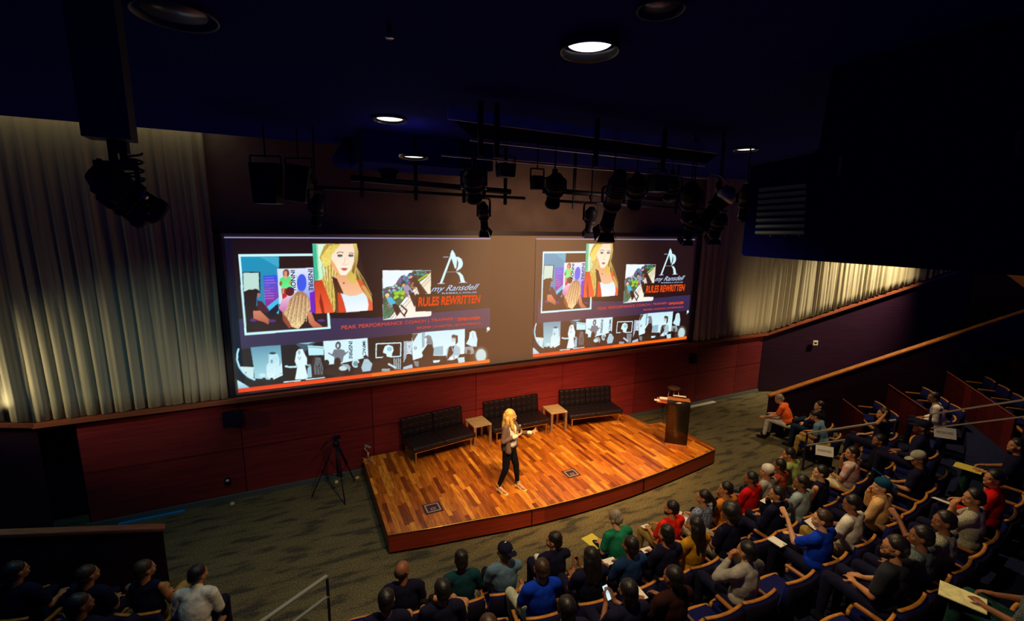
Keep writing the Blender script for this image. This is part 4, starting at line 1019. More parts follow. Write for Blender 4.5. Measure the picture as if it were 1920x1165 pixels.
for px, lb in (((730, 66), 'tiny sprinkler head on the ceiling above the left downlights'), ((1685, 220), 'tiny pale hook on the dark ceiling at upper right')):
    c_ = at(*px, 6.74); b = MB(); b.lathe([(0, .06), (.02, .06), (.015, 0), (.03, -.01), (.03, -.02), (0, -.02)], c_, n=10); tag(b.build('sprinkler_head', M_CHROME), lb, 'sprinkler')

# big black ventilated cabinet at the right
X0 = 4.0
zt, zb_ = 6.12, 5.26; yf = 3.12; yn = -2.5
e = empty('projector_cabinet', (X0, yf, zb_), 0, 'huge black cabinet with louvred vents hanging at the upper right', 'cabinet')
b = MB(); rr = .035
prof = [(-.0, .18), (0, .11), (-.0, rr), (-rr*.3, rr*.3), (-rr, 0), (yn-yf, 0), (yn-yf, zt-zb_+.68), (-.65, zt-zb_+.68), (-.62, zt-zb_+.05), (0, zt-zb_)]
b.poly([(0, y, z) for y, z in prof], 3.2, (1, 0, 0)); b.build('body', mat('cabinet_black', (.0012, .0014, .05), .9, spec=.03), e)
b = MB(); b.bar((-.006, -.02, zt-zb_-.01), (-.006, -.6, zt-zb_+.035), .012, .015); b.build('top_trim', mat('edge_grey2', (.10, .12, .13), .4, .4), e)
L1, L0 = atx(1420, 345, X0), atx(1516, 345, X0)
for i in range(8):
    ya, yb = atx(1425-i*1, 358+i*11.5, X0), atx(1514-i*.6, 350+i*12.6, X0)
    za, zb2 = ya.z-zb_, yb.z-zb_
    b = MB(); b.poly([(0, ya.y-yf, za-.012), (0, yb.y-yf, zb2-.012), (0, yb.y-yf, zb2+.012), (0, ya.y-yf, za+.012)], .02, (-1, 0, .6)); b.build('vent_slat', mat('slat_grey', (.16, .20, .17), .5), e)
b = MB()
for k, (x, y) in enumerate([(1454, 344), (1480, 341), (1508, 339), (1452, 369), (1478, 366), (1506, 364), (1446, 443), (1472, 443), (1499, 443)]):
    q = atx(x, y, X0); b = MB(); b.lathe([(0, 0), (.006, 0), (.006, .01), (0, .012)], (0, q.y-yf, q.z-zb_), (-1, 0, 0), 8); b.build('screw', M_CHROME, e)
for (x, y0, y1) in ((1578, 293, 328), (1912, 245, 290)):
    q0, q1 = atx(x, y0, X0-.05), atx(x-4, y1, X0-.05); b = MB(); b.bar((-.05, q0.y-yf, q0.z-zb_), (-.05, q1.y-yf, q1.z-zb_), .025, .02, up=V((1, 0, 0))); b.box((-.04, q1.y-yf, q1.z-zb_), (.06, .05, .012)); b.build('hanging_bracket', mat('bracket_dull', (.10, .10, .07), .4, .6), e)

# handrails ----------------------------------------------------------------
def handrail(top, bot, posts, label, r=.022, zb=0):
    """top/bot: pairs of points; posts: list of (x,y,zlow,zhigh)"""
    a = V(top[0]); e = empty('handrail', a, 0, label, 'handrail', 'pale metal handrails on the aisle steps')
    M_HR = mat('rail_pale_metal', (.34, .33, .26), .4, .4)
    b = MB(); b.bar((0, 0, 0), V(top[1])-a, .05, .03); b.build('top_rail', M_HR, e)
    b = MB(); b.bar(V(bot[0])-a, V(bot[1])-a, .04, .025); b.build('lower_rail', M_HR, e)
    for x, y, z0, z1 in posts:
        b = MB(); b.box((x-a.x, y-a.y, (z0+z1)/2-a.z), (.035, .035, z1-z0)); b.build('post', mat('post_dark2', (.03, .02, .06), .5, .5), e)
tA = at(613, 1081, .92); tB = at(503, 1158, 1.0); bA = V((tA.x, tA.y, .62)); dd = tB-tA
handrail((tA, tA+dd*1.15), (bA, bA+dd*1.15), [(tA.x, tA.y, 0, .92), ((tA+dd).x, (tA+dd).y, 0, 1.0)], 'pale two-bar handrail at the bottom left of the carpet')
tA = at(1514, 813, .92); tB = at(1680, 788, 1.55); k_ = .30
handrail((tA, tB), (tA-V((0, 0, k_)), tB-V((0, 0, k_))), [(tA.x, tA.y, 0, .92), (tB.x, tB.y, .3, 1.55)], 'pale two-bar handrail beside the front reserved seat at right')
tA = at(1746, 777, 2.0); tB = at(1935, 748, 2.9)
handrail((tA, tB), (tA-V((0, 0, k_)), tB-V((0, 0, k_))), [(tA.x, tA.y, .7, 2.0), (tB.x, tB.y, 1.3, 2.9)], 'pale two-bar handrail higher up the right aisle')
# ------------------------------------------------------------------ theatre seats
def arc_strip(b, w_, depth, th, z0, z1, y0, curve, n=10, mi=None, tilt=0.0):
    """curved slab, ends bent forward (+y)"""
    vs = []; fs = []
    for i in range(n+1):
        t = i/n*2-1; x = t*w_/2; y = y0+curve*t*t
        for (z, dy) in ((z0, 0), (z1, -tilt)):
            vs += [(x, y+dy, z), (x, y+dy-depth, z)]
    for i in range(n):
        k = i*4
        for q in ((0, 1, 5, 4), (2, 6, 7, 3), (0, 4, 6, 2), (1, 3, 7, 5)): fs.append(tuple(k+j for j in q))
    fs += [(0, 2, 3, 1), (n*4, n*4+1, n*4+3, n*4+2)]
    return b.add(vs, fs, mi, True)
def make_seat():
    e = empty('theatre_seat')
    b = MB(); arc_strip(b, .50, .07, 0, .43, .80, -.17, .035, tilt=.05); b.build('backrest', M_SEAT, e)
    b = MB(); arc_strip(b, .52, .02, 0, .36, .80, -.235, .035, tilt=.05); b.build('back_shell', mat('back_shell_dark', (.006, .004, .014), .8, spec=.1), e)
    b = MB(); arc_strip(b, .52, .034, 0, .80, .825, -.222, .036); o = b.build('top_rail', M_RAILW, e)
    b = MB(); b.box((0, .04, .41), (.48, .42, .09)); b.build('seat_cushion', M_SEAT, e, bevel=.02)
    b = MB(); arc_strip(b, .50, .035, 0, .375, .455, .27, -.03); b.build('seat_edge', M_RAILW, e)
    b = MB(); b.box((.285, -.02, .62), (.045, .34, .035)); b.build('armrest', mat('arm_wood', (.40, .15, .03), .4), e, bevel=.008)
    b = MB(); b.box((0, -.05, .18), (.08, .25, .36)); b.box((.285, -.05, .40), (.03, .12, .40)); b.build('pedestal', M_RIG, e)
    return e
SEAT0 = make_seat(); seat_used = [False]
def place_seat(x, y, z, rz, label, group='blue theatre seats in curved rows'):
    o = SEAT0 if not seat_used[0] else copy_tree(SEAT0); seat_used[0] = True
    o.location = (x, y, z); o.rotation_euler = (0, 0, rz)
    tag(o, label, 'theatre seat', group); return o

# ------------------------------------------------------------------ people
def blob_mesh(name, els, mats, vox=.011, sm=3, wr=0, parent=None, decim=0):
    """one continuous skin around tapered limbs and ellipsoids"""
    bm = bmesh.new()
    for el in els:
        if el[0] == 'c':
            _, a, c, ra, rb = el; a, c = V(a), V(c); d = c-a; L = d.length
            if L < 1e-5: d = V((0, 0, 1)); L = 1e-5
            d = d/L; x = d.orthogonal().normalized(); y = d.cross(x); n = 12; rings = []
            prof = [(ra*math.sin(t), -ra*math.cos(t)) for t in (.25, .75, 1.2)]+[(ra, 0)]+[(rb, L)]+[(rb*math.sin(t), L+rb*math.cos(t)) for t in (1.2, .75, .25)]
            for r_, h in prof: rings.append([bm.verts.new(a+d*h+(x*math.cos(2*math.pi*k/n)+y*math.sin(2*math.pi*k/n))*r_) for k in range(n)])
            for i in range(len(rings)-1):
                for k in range(n): bm.faces.new((rings[i][k], rings[i][(k+1) % n], rings[i+1][(k+1) % n], rings[i+1][k]))
            bm.faces.new(rings[0][::-1]); bm.faces.new(rings[-1])
        else:
            _, c, rad = el[:3]; M = el[3] if len(el) > 3 and el[3] is not None else Matrix.Identity(3)
            m4 = Matrix.Translation(V(c)) @ M.to_4x4() @ Matrix.Diagonal((*rad, 1))
            bmesh.ops.create_icosphere(bm, subdivisions=3, radius=1, matrix=m4)
    me = bpy.data.meshes.new('tmp'); bm.to_mesh(me); bm.free()
    o = bpy.data.objects.new('tmp', me); COL.objects.link(o)
    r = o.modifiers.new('r', 'REMESH'); r.mode = 'VOXEL'; r.voxel_size = vox; r.use_smooth_shade = True
    s = o.modifiers.new('s', 'SMOOTH'); s.factor = .5; s.iterations = sm
    if wr:
        tx = bpy.data.textures.get('wrinkle') or bpy.data.textures.new('wrinkle', 'CLOUDS'); tx.noise_scale = .09
        d = o.modifiers.new('d', 'DISPLACE'); d.texture = tx; d.strength = wr; d.mid_level = .5; d.texture_coords = 'LOCAL'
    if decim:
        dm = o.modifiers.new('m', 'DECIMATE'); dm.ratio = decim
    dg = bpy.context.evaluated_depsgraph_get(); out = bpy.data.meshes.new_from_object(o.evaluated_get(dg)); bpy.data.objects.remove(o); bpy.data.meshes.remove(me)
    out.name = name; out.materials.clear(); out.materials.append(mats)
    k = bpy.data.objects.new(name, out); COL.objects.link(k)
    if parent: k.parent = parent
    return k

def hand(els, w, d, nrm, sc=1.0, curl=.5, side=1, spread=.0):
    """palm and five separate bent fingers; d finger direction, nrm palm normal (towards the grip)"""
    w, d, nrm = V(w), V(d).normalized(), V(nrm); nrm = (nrm-d*nrm.dot(d)).normalized(); s = d.cross(nrm)*side
    Mh = Matrix((s, d, nrm)).transposed()
    els.append(('e', w+d*.048*sc, (.039*sc, .05*sc, .017*sc), Mh)); els.append(('c', w-d*.02, w+d*.03*sc, .024*sc, .025*sc))
    for i, (o_, L) in enumerate(((-.030, .070), (-.010, .080), (.011, .075), (.030, .060))):
        b0 = w+d*.085*sc+s*o_*sc; d1 = (d+s*(o_*spread*18)+nrm*curl*.5).normalized(); k1 = b0+d1*L*.5*sc; d2 = (d1+nrm*curl*1.2).normalized(); k2 = k1+d2*L*.5*sc
        els.append(('c', b0, k1, .0098*sc, .009*sc)); els.append(('c', k1, k2, .009*sc, .0075*sc))
    b0 = w+d*.03*sc-s*.034*sc; k1 = b0+(d*.5-s*.75+nrm*.35).normalized()*.040*sc; k2 = k1+(d*.9-s*.15+nrm*.4).normalized()*.030*sc
    els.append(('c', b0, k1, .012*sc, .010*sc)); els.append(('c', k1, k2, .010*sc, .008*sc))

SKINS = {'fair': (.66, .34, .17), 'tan': (.50, .22, .09), 'brown': (.26, .10, .042), 'dark': (.085, .038, .022)}
HAIRS = {'black': (.010, .008, .008), 'brown': (.045, .022, .012), 'blond': (.60, .38, .12), 'grey': (.30, .25, .18), 'gold': (.66, .40, .10)}
def skin(k): return mat('skin_'+k, SKINS[k], .5, var=.08, scale=12, spec=.4)
def hairm(k): return mat('hair_'+k, HAIRS[k], .45, var=.45, scale=40, stretch=(2.2, 2.2, .18), bump=.2, bscale=40)
def cloth(name, c, **k): return mat('cloth_'+name, c, .9, var=.18, scale=14, bump=.35, bscale=120, spec=.15, **k)
M_EYE = mat('eye_white', (.30, .26, .22), .4); M_IRIS = mat('eye_dark', (.02, .015, .01), .2)

def head_parts(T, hc, yaw, pitch, e, hair, hl, cap, sk, els, glasses=False, beard=False, vox=.010):
    """adds head to body elements; returns frame. hc head centre; yaw/pitch in radians"""
    Rh = (Matrix.Rotation(yaw, 3, 'Z') @ Matrix.Rotation(pitch, 3, 'X'))
    P = lambda x, y, z: hc+Rh @ V((x, y, z))
    els += [('e', P(0, -.012, .025), (.076, .096, .092), Rh), ('e', P(0, .018, -.035), (.060, .076, .078), Rh), ('e', P(0, .055, -.085), (.032, .030, .026), Rh)]
    els += [('c', P(0, .084, .014), P(0, .099, -.026), .009, .0125), ('e', P(0, .094, -.064), (.024, .011, .006), Rh), ('e', P(0, .092, -.075), (.020, .010, .006), Rh)]
    els += [('e', P(0, .076, .028), (.048, .014, .010), Rh)]
    for s in (-1, 1): els += [('e', P(s*.078, -.005, -.010), (.010, .020, .032), Rh), ('e', P(s*.042, .062, -.028), (.022, .020, .022), Rh)]
    def part(name, el, m, vx=.010, wr=0, sm=2): return blob_mesh(name, el, m, vx, sm, wr, e)
    b = MB()
    for s in (-1, 1): b.lathe([(0, -.010), (.008, -.0065), (.010, 0), (.008, .0065), (0, .010)], P(s*.032, .0745, .006), Rh @ V((0, 1, 0)), 10)
    b.c = 1
    for s in (-1, 1): b.lathe([(0, .0085), (.0075, .0085), (0, .0115)], P(s*.032, .0745, .006), Rh @ V((0, 1, 0)), 8)
    b.build('eyes', [M_EYE, M_IRIS], e)
    if hair:
        h = []
        if hl != 'bald':
            h += [('e', P(0, -.024, .045), (.086, .098, .088), Rh), ('e', P(0, -.055, -.01), (.078, .068, .075), Rh)]
            if hl == 'afro': h += [('e', P(0, -.02, .07), (.125, .125, .11), Rh), ('e', P(0, -.06, 0), (.11, .09, .10), Rh)]
            if hl == 'flat': h += [('e', P(0, -.02, .09), (.078, .088, .060), Rh)]
            if hl in ('long', 'verylong'):
                q = .24 if hl == 'long' else .34
                for s in (-1, 1): h += [('c', P(s*.070, -.03, .02), P(s*.085, -.05, -.16), .036, .034)]
                h += [('c', P(0, -.075, 0), P(0, -.12, -q), .065, .05), ('c', P(.05, -.07, 0), P(.07, -.11, -q*.9), .05, .035), ('c', P(-.05, -.07, 0), P(-.07, -.11, -q*.9), .05, .035)]
            if hl == 'bun': h += [('e', P(0, -.13, .06), (.045, .045, .042), Rh)]
            if hl == 'pony': h += [('c', P(0, -.12, .03), P(0, -.17, -.05), .032, .036), ('c', P(0, -.17, -.05), P(0, -.16, -.2), .036, .014)]
            part('hair', h, hairm(hair), .011, .012)
        else:
            h += [('e', P(0, -.040, -.005), (.082, .080, .058), Rh)]
            part('hair', h, hairm(hair), .010, .004)
    if beard: part('beard', [('e', P(0, .052, -.085), (.046, .044, .038), Rh), ('e', P(0, .02, -.062), (.064, .066, .034), Rh)], hairm(hair or 'black'), .009)
    if cap:
        cm, rev = cap[0], cap[1]; s = -1 if rev else 1
        c_ = part('cap', [('e', P(0, -.018, .062), (.092, .104, .078), Rh), ('e', P(0, s*.115-.01, .038), (.070, .075, .010), Rh)] if cap[2] else [('e', P(0, -.02, .050), (.093, .106, .092), Rh)], cm, .009, 0)
        if len(cap) > 3 and cap[3]:
            b = MB(); b.box(P(0, s*.02-.12*0, .142), (.03, .012, .006), Rh); b.box(P(.07*0+.02, -.118, .06), (.02, .004, .01), Rh); b.build('cap_logo', M_WHITE, c_)
    if glasses:
        b = MB()
        for s in (-1, 1):
            b.tube([P(s*.034+.022*math.cos(t), .108, .006+.016*math.sin(t)) for t in np.linspace(0, 6.283, 16)], .0022, 6, cap=False); b.tube([P(s*.056, .106, .01), P(s*.080, -.01, .005)], .0022, 6)
        b.tube([P(-.012, .11, .008), P(.012, .11, .008)], .0022, 6); b.build('glasses', M_RIG, e)
    return P, Rh

PN = [0]
def sitter(x, y, z, rz, desc, sk='brown', hair='black', hl='short', shirt=None, trou=None, look=0., nod=0., pose='lap', legs='plain', cap=None, lean=0., shorts=False, sleeve='short', glasses=False, beard=False, shoes=None, hat=None, tank=False, scale=1.05):
    """a seated person; local +y faces the stage, origin on the floor under the hips"""
    PN[0] += 1
    e = empty('person', (x, y, z), rz, desc, 'person'); e.scale = (scale,)*3
    shirt = shirt or cloth('black', (.008, .008, .03)); trou = trou or cloth('black', (.008, .008, .03)); shoes = shoes or cloth('shoe_dark', (.012, .010, .012))
    Lr = Matrix.Rotation(-lean, 3, 'X')        # bend forward about the hips
    hip = V((0, .0, .53))
    B = lambda px, py, pz: hip+Lr @ (V((px, py, pz))-hip)
    sh = [B(-.175, -.02, .97), B(.175, -.02, .97)]
    hc = B(0, .02, 1.17)
    # arms -------------------------------------------------
    def A(s, el, wr, hd, hn, curl=.6): return dict(s=s, el=V(el), wr=V(wr), hd=V(hd), hn=V(hn), curl=curl)
    dl = Lr @ V((0, 0, 1)); dy = max(0, math.sin(lean))*.30
    if pose == 'lap': arms = [A(s, (s*.235, .03+dy*.5, .72), (s*.085, .24+dy*.3, .64), (-s*.5, .8, 0), (0, 0, -1)) for s in (-1, 1)]
    elif pose == 'write': arms = [A(-1, (-.235, .06+dy*.5, .72), (-.13, .29+dy*.3, .67), (.45, .8, 0), (0, 0, -1)), A(1, (.235, .08+dy*.5, .74), (.09, .29+dy*.3, .70), (-.35, .9, -.1), (-.3, 0, -1), 1.0)]
    elif pose == 'chin': arms = [A(-1, (-.23, .05, .73), (-.02, .24, .68), (.8, .5, 0), (0, 0, -1)), A(1, (.20, .20, .76), (.05, .17, hc.z-.17), (-.05, -.2, 1), (0, -1, 0), 1.2)]
    elif pose == 'face': arms = [A(s, (s*.20, .20+dy, .76), (s*.045, .18+dy*1.5, hc.z-.20), (-s*.1, -.15, 1), (-s*.7, -.7, 0), 1.0) for s in (-1, 1)]
    elif pose == 'phone': arms = [A(s, (s*.21, .10, .74), (s*.05, .30, .80), (-s*.15, .6, .7), (-s*.8, 0, .4), .8) for s in (-1, 1)]
    elif pose == 'cross': arms = [A(s, (s*.23, .06, .74), (-s*.06, .20+s*.02, .76+s*.03), (-s*1, .1, .05), (0, -1, 0), .4) for s in (-1, 1)]
    elif pose == 'reach': arms = [A(-1, (-.22, .10+dy, .74), (-.20, .38+dy, .62), (0, .9, -.3), (.6, 0, -.8)), A(1, (.25, .05+dy, .72), (.14, .28+dy, .64), (-.3, .8, 0), (0, 0, -1))]
    elif pose == 'head': arms = [A(-1, (-.36, .02, 1.08), (-.14, -.03, hc.z+.03), (1, -.2, .3), (0, 1, 0)), A(1, (.235, .05, .72), (.06, .25, .64), (-.5, .8, 0), (0, 0, -1))]
    elif pose == 'side': arms = [A(-1, (-.24, -.02, .70), (-.26, .22, .66), (0, 1, 0), (0, 0, -1)), A(1, (.24, -.02, .70), (.26, .22, .66), (0, 1, 0), (0, 0, -1))]
    elif pose == 'point': arms = [A(-1, (-.22, .18, .82), (-.10, .36, 1.0), (.2, .7, .5), (.8, 0, -.5), .3), A(1, (.22, .1, .74), (.05, .30, .74), (-.6, .7, .2), (0, 0, -1), .4)]
    # legs -------------------------------------------------
    if legs == 'plain': kn = [(-.12, .46, .56), (.12, .46, .56)]; an = [(-.12, .50, .11), (.13, .48, .11)]
    elif legs == 'wide': kn = [(-.22, .43, .57), (.22, .43, .57)]; an = [(-.17, .42, .11), (.17, .44, .11)]
    elif legs == 'out': kn = [(-.13, .46, .55), (.14, .47, .55)]; an = [(-.12, .72, .13), (.15, .78, .13)]
    elif legs == 'cross': kn = [(-.06, .48, .57), (.05, .47, .66)]; an = [(-.08, .50, .11), (-.17, .60, .34)]
    elif legs == 'four': kn = [(-.16, .45, .57), (.30, .34, .66)]; an = [(-.14, .48, .11), (-.06, .50, .66)]
    kn = [V(k) for k in kn]; an = [V(k) for k in an]; hp = [V((-.095, .03, .53)), V((.095, .03, .53))]
    els = [('c', B(0, .01, .60), B(0, .0, .90), .075, .078), ('e', hip, (.13, .10, .08)), ('c', B(0, -.02, 1.0), hc-V((0, 0, .03)), .052, .054)]
    for i, s in enumerate((-1, 1)):
        a = arms[i]; els += [('c', sh[i], a['el'], .044, .038), ('c', a['el'], a['wr'], .038, .025)]
        hand(els, a['wr'], a['hd'], a['hn'], 1.0, a['curl'], s)
        els += [('c', hp[i], kn[i], .070, .052), ('c', kn[i], an[i], .050, .034)]
        if shorts:
            mid = kn[i].lerp(an[i], .35); els.append(('e', mid+V((0, -.012, 0)), (.050, .055, .10)))
    P, Rh = head_parts(None, hc, look, nod, e, hair, hl, cap, sk, els, glasses, beard)
    blob_mesh('body', els, skin(sk), .0105, 2, 0, e)
    # shirt -----------------------------------------------
    t = [('e', B(0, -.01, .80), (.175, .128, .25), Lr), ('e', B(0, .005, .62), (.172, .138, .13), Lr), ('e', B(0, -.02, .93), (.165, .100, .10), Lr), ('c', B(-.11, -.02, .975), B(.11, -.02, .975), .068, .068)]
    if not tank:
        for i, s in enumerate((-1, 1)):
            a = arms[i]; t.append(('c', B(s*.10, -.018, .98), sh[i], .072, .066))
            if sleeve == 'short': t.append(('c', sh[i], sh[i].lerp(a['el'], .72), .066, .060))
            else: t += [('c', sh[i], a['el'], .066, .056), ('c', a['el'], a['el'].lerp(a['wr'], .88), .055, .038)]
        if sleeve != 'short': t.append(('c', B(0, -.02, 1.0), B(0, -.005, 1.045), .066, .060))
    blob_mesh('shirt', t, shirt, .0125, 3, .015, e)
    # trousers -----------------------------------------------
    q = [('e', V((0, .0, .52)), (.170, .145, .10))]
    for i in range(2):
        if shorts: q.append(('c', hp[i], hp[i].lerp(kn[i], .72), .088, .078))
        else: q += [('c', hp[i], kn[i], .086, .064), ('c', kn[i], kn[i].lerp(an[i], .92), .064, .048)]
    blob_mesh('shorts' if shorts else 'trousers', q, trou, .0125, 3, .014, e)
    for i in range(2):
        d = V((0, 1, -.15)) if an[i].z < .2 else V((-.6, .5, -.3)); d.normalize()
        blob_mesh('shoe', [('c', an[i]+V((0, -.02, -.055)), an[i]+d*.15+V((0, 0, -.055)), .042, .034), ('c', an[i], an[i]+V((0, 0, -.05)), .044, .046)], shoes, .013, 2, 0, e)
    e['_p'] = 1; del e['_p']
    T = Matrix.Translation((x, y, z)) @ Matrix.Rotation(rz, 4, 'Z')
    e_info = dict(T=T, hands=[(arms[i]['wr'], arms[i]['hd']) for i in range(2)], head=hc, rz=rz)
    return e, e_info

def held(name, info, off, size, m, label, cat, rot=(0, 0, 0), scr=None):
    p = info['T'] @ V(off); b = MB(); b.box((0, 0, 0), size); 
    if scr:
        e = empty(name, p, 0, label, cat); e.rotation_euler = (rot[0], rot[1], rot[2]+info['rz']); b.build('case', m, e)
        b = MB(); b.box((0, 0, size[2]/2+.001), (size[0]*.9, size[1]*.92, .002)); b.build('screen', scr, e); return e
    o = b.build(name, m, bevel=.002); o.location = p; o.rotation_euler = (rot[0], rot[1], rot[2]+info['rz']); return tag(o, label, cat)

def cl(n, *c): return cloth(n, lin(*c))
BLK = cloth('black', (.008, .008, .03)); TEAL = cl('teal', 18, 60, 70); DENIM = cl('denim', 95, 125, 150); NAVY = cl('navyblue', 25, 50, 95); KHAKI = cl('khaki', 170, 140, 75); WHT = cl('white', 225, 220, 205)
ROYAL = cl('royal', 10, 55, 190); RED = cl('red', 235, 40, 22); CRIM = cl('crimson', 205, 20, 22); GREEN = cl('green', 30, 125, 90); MUST = cl('mustard', 190, 135, 25); TANO = cl('rust', 205, 125, 50); GREY = cl('grey', 165, 160, 150); GRBL = cl('greyblue', 150, 170, 175); CREAM = cl('cream', 222, 208, 165); OLIVE = cl('olive', 150, 165, 95)
ORNG = cl('orange', 250, 105, 45); JEAN = cl('jean', 22, 45, 70); LGREY = cl('lightgrey', 185, 190, 165); TANS = cl('tanshirt', 225, 180, 120); FLOR = mat('floral_navy', lin(30, 40, 75), .9, scale=60, col2=lin(160, 175, 200)); FLOW = mat('floral_pale', lin(205, 215, 205), .9, scale=18, col2=lin(225, 130, 110))
CHK = mat('check_grey', lin(95, 95, 80), .9, scale=150, col2=lin(215, 210, 180)); HOUND = mat('houndstooth', lin(20, 22, 28), .9, scale=120, col2=lin(190, 190, 160)); PLAID = mat('plaid_orange', lin(60, 25, 30), .9, scale=90, col2=lin(215, 85, 40)); DOT = mat('dotted_black', lin(12, 14, 26), .9, scale=160, col2=lin(26, 30, 44)); POLK = mat('polka', lin(10, 12, 22), .9, scale=110, col2=lin(110, 125, 125)); DGRN = cl('darkgreen', 25, 62, 58); BEAN = cl('beanie_blue', 15, 70, 100)
ROWP = {}
def person(row, px, desc, short, yoff=0, zh=1.17, face=None, xy=None, noseat=False, **k):
    """px: where the head was seen; the head height above that row's floor gives the place"""
    F_ = FZ[row-1]; q = at(*px, F_+zh*1.05)
    d = V((q.x-CX, q.y-CY)); r = d.length; a = math.degrees(math.atan2(d.x, -d.y))
    rr = (RB[row-1]-.2+yoff) if (xy is None) else r
    pp = pol(rr, a) if xy is None else V((q.x, q.y))
    rz = R(a)
    lk = 0
    if face is not None:
        t = V(face)-V((pp.x, pp.y)); lk = math.atan2(-t.x, t.y)-rz
        lk = max(-1.0, min(1.0, lk))
    look = k.pop('look', None)
    if look is None: look = lk
    o, info = sitter(pp.x, pp.y, F_, rz, desc, look=look, **k)
    if not noseat: ROWP.setdefault(row, []).append((a, short, rr))
    return info
SPK = (3.7, 7.45)
S = dict(face=SPK)
# row one, nearest the stage, from the left
person(1, (756, 1096), 'person with shaved head in black shirt, knees apart, front row left end', 'the shaved head in black, front row left', sk='brown', hair='black', hl='bald', legs='wide', pose='lap', **S)
person(1, (868, 1063), 'person with tall flat hair in dark teal shirt and white shorts, front row', 'the flat-haired person in teal', hl='flat', sk='dark', shirt=TEAL, trou=WHT, shorts=True, legs='wide', pose='lap', look=0)
person(1, (953, 1052), 'person in backwards black cap and faded denim-blue shirt, hand at ear, front row', 'the black cap and denim shirt', sk='brown', shirt=DENIM, sleeve='short', legs='plain', pose='chin', cap=(BLK, True, True, True), look=.55)
i = person(1, (1050, 1032), 'person in black top holding a white cup, front row, looking left', 'the black top with white cup', sk='tan', pose='chin', sleeve='long', look=.9)
b = MB(); b.lathe([(0, 0), (.03, 0), (.04, .10), (0, .10)], i['T'] @ V((-.12, .30, .72)), n=14); tag(b.build('paper_cup', M_WHITE), 'white cup held by the front row person in black looking left', 'cup')
i = person(1, (1187, 1002), 'person with short fair hair in green shirt writing on yellow pad, front row', 'the green shirt', sk='fair', hair='grey', shirt=GREEN, trou=JEAN, pose='write', nod=-.45, look=.5, lean=.25)
held('yellow_notepad', i, (-.14, .50, .625), (.24, .32, .015), M_YEL, 'yellow legal pad on the knees of the person in green', 'notepad', (0, 0, .2))
i = person(1, (1267, 960), 'bearded person in bright red shirt and khaki trousers, front row', 'the bright red shirt', sk='tan', beard=True, shirt=RED, trou=KHAKI, pose='write', legs='plain', look=.7)
held('note_card', i, (-.10, .42, .68), (.14, .10, .006), M_WHITE, 'white note card held by the person in bright red', 'card')
i = person(1, (1339, 946), 'person with dark ponytail in navy floral shirt and cream shorts, front row', 'the navy floral shirt', sk='tan', hl='pony', shirt=FLOR, trou=CREAM, shorts=True, pose='write', look=.75)
held('paper_sheet', i, (0, .40, .665), (.20, .26, .006), M_WHITE, 'printed white sheet on the lap of the navy floral shirt', 'papers', (0, 0, .3))
person(1, (1376, 926), 'person with curly dark hair in rust-coloured shirt, front row', 'the rust shirt', sk='tan', shirt=TANO, pose='chin', look=.75)
i = person(1, (1422, 905), 'person in crimson shirt holding folded white paper, front row', 'the crimson shirt', sk='brown', shirt=CRIM, pose='write', look=.7)
held('paper_sheet', i, (-.05, .42, .72), (.18, .14, .006), M_WHITE, 'folded white paper held by the person in crimson', 'papers', (.3, 0, .4))
person(1, (1453, 891), 'person with white headband in pale grey shirt, front row', 'the white headband', sk='tan', hl='short', shirt=GREY, pose='lap', cap=(WHT, False, False), look=.8)
person(1, (1477, 880), 'person with black hair in orange plaid shirt, front row, hands raised', 'the orange plaid shirt', sk='brown', shirt=PLAID, pose='face', look=.4)
person(1, (1510, 862), 'person in olive striped shirt with both hands at the face, front row by the handrail', 'the olive striped shirt', sk='tan', shirt=OLIVE, pose='face', lean=.2, nod=-.2, look=.5)
# front row beyond the aisle
i = person(1, (1486, 751), 'grey-haired person in bright orange shirt bending forward, against the sloped partition', 'the bright orange shirt', xy=1, noseat=True, zh=1.15, sk='fair', hair='grey', shirt=ORNG, trou=WHT, pose='reach', lean=.45, nod=-.5, look=.5)
person(1, (1537, 767), 'person in dark suit and white collar beside the bright orange shirt', 'the dark suit', xy=1, noseat=True, zh=1.1, sk='fair', shirt=cl('suit', 14, 14, 24), sleeve='long', trou=JEAN, legs='four', look=.6)
i = person(1, (1549, 796), 'person in grey-blue shirt and khaki trousers reading, next to the lower handrail', 'the grey-blue reader', xy=1, noseat=True, zh=1.0, sk='tan', shirt=DENIM, trou=KHAKI, pose='write', lean=.35, nod=-.4, look=.5)
b = MB(); b.box((0, 0, .16), (.32, .2, .32)); b.lathe([(.10, .32), (.11, .34), (.10, .36)], (0, 0, 0), n=12); q = at(1452, 815, .0); o = b.build('bag', cl('bag_black', 16, 14, 24), bevel=.03); o.location = (q.x+.1, q.y-.15, 0); tag(o, 'black bag with red top on the carpet at the partition end', 'bag')
# row two
person(2, (724, 1143), 'person with close-cropped hair and bare knees, second row far left', 'the bare knees, second row', sk='tan', shorts=True, legs='wide', trou=BLK, look=0)
person(2, (832, 1127), 'person with black hair in black shirt, bare leg crossed, second row left', 'the crossed bare leg', sk='tan', shorts=True, legs='four', trou=KHAKI, look=.2)
person(2, (1022, 1080), 'person in royal blue shirt and pale trousers, second row', 'the blue shirt, second row', sk='tan', hair='brown', shirt=ROYAL, trou=LGREY, legs='wide', pose='write', look=.1)
person(2, (1113, 1052), 'person with long black hair in black top, second row centre', 'the long black hair in black', sk='brown', hl='long', pose='phone', look=.1)
i = person(2, (1197, 1040), 'person in dark blue denim shirt with folded hands, second row', 'the dark blue denim', sk='brown', shirt=NAVY, pose='write', look=.2)
held('paper_sheet', i, (.0, .42, .70), (.18, .12, .006), M_WHITE, 'white sheet beside the folded hands of the dark blue denim shirt', 'papers')
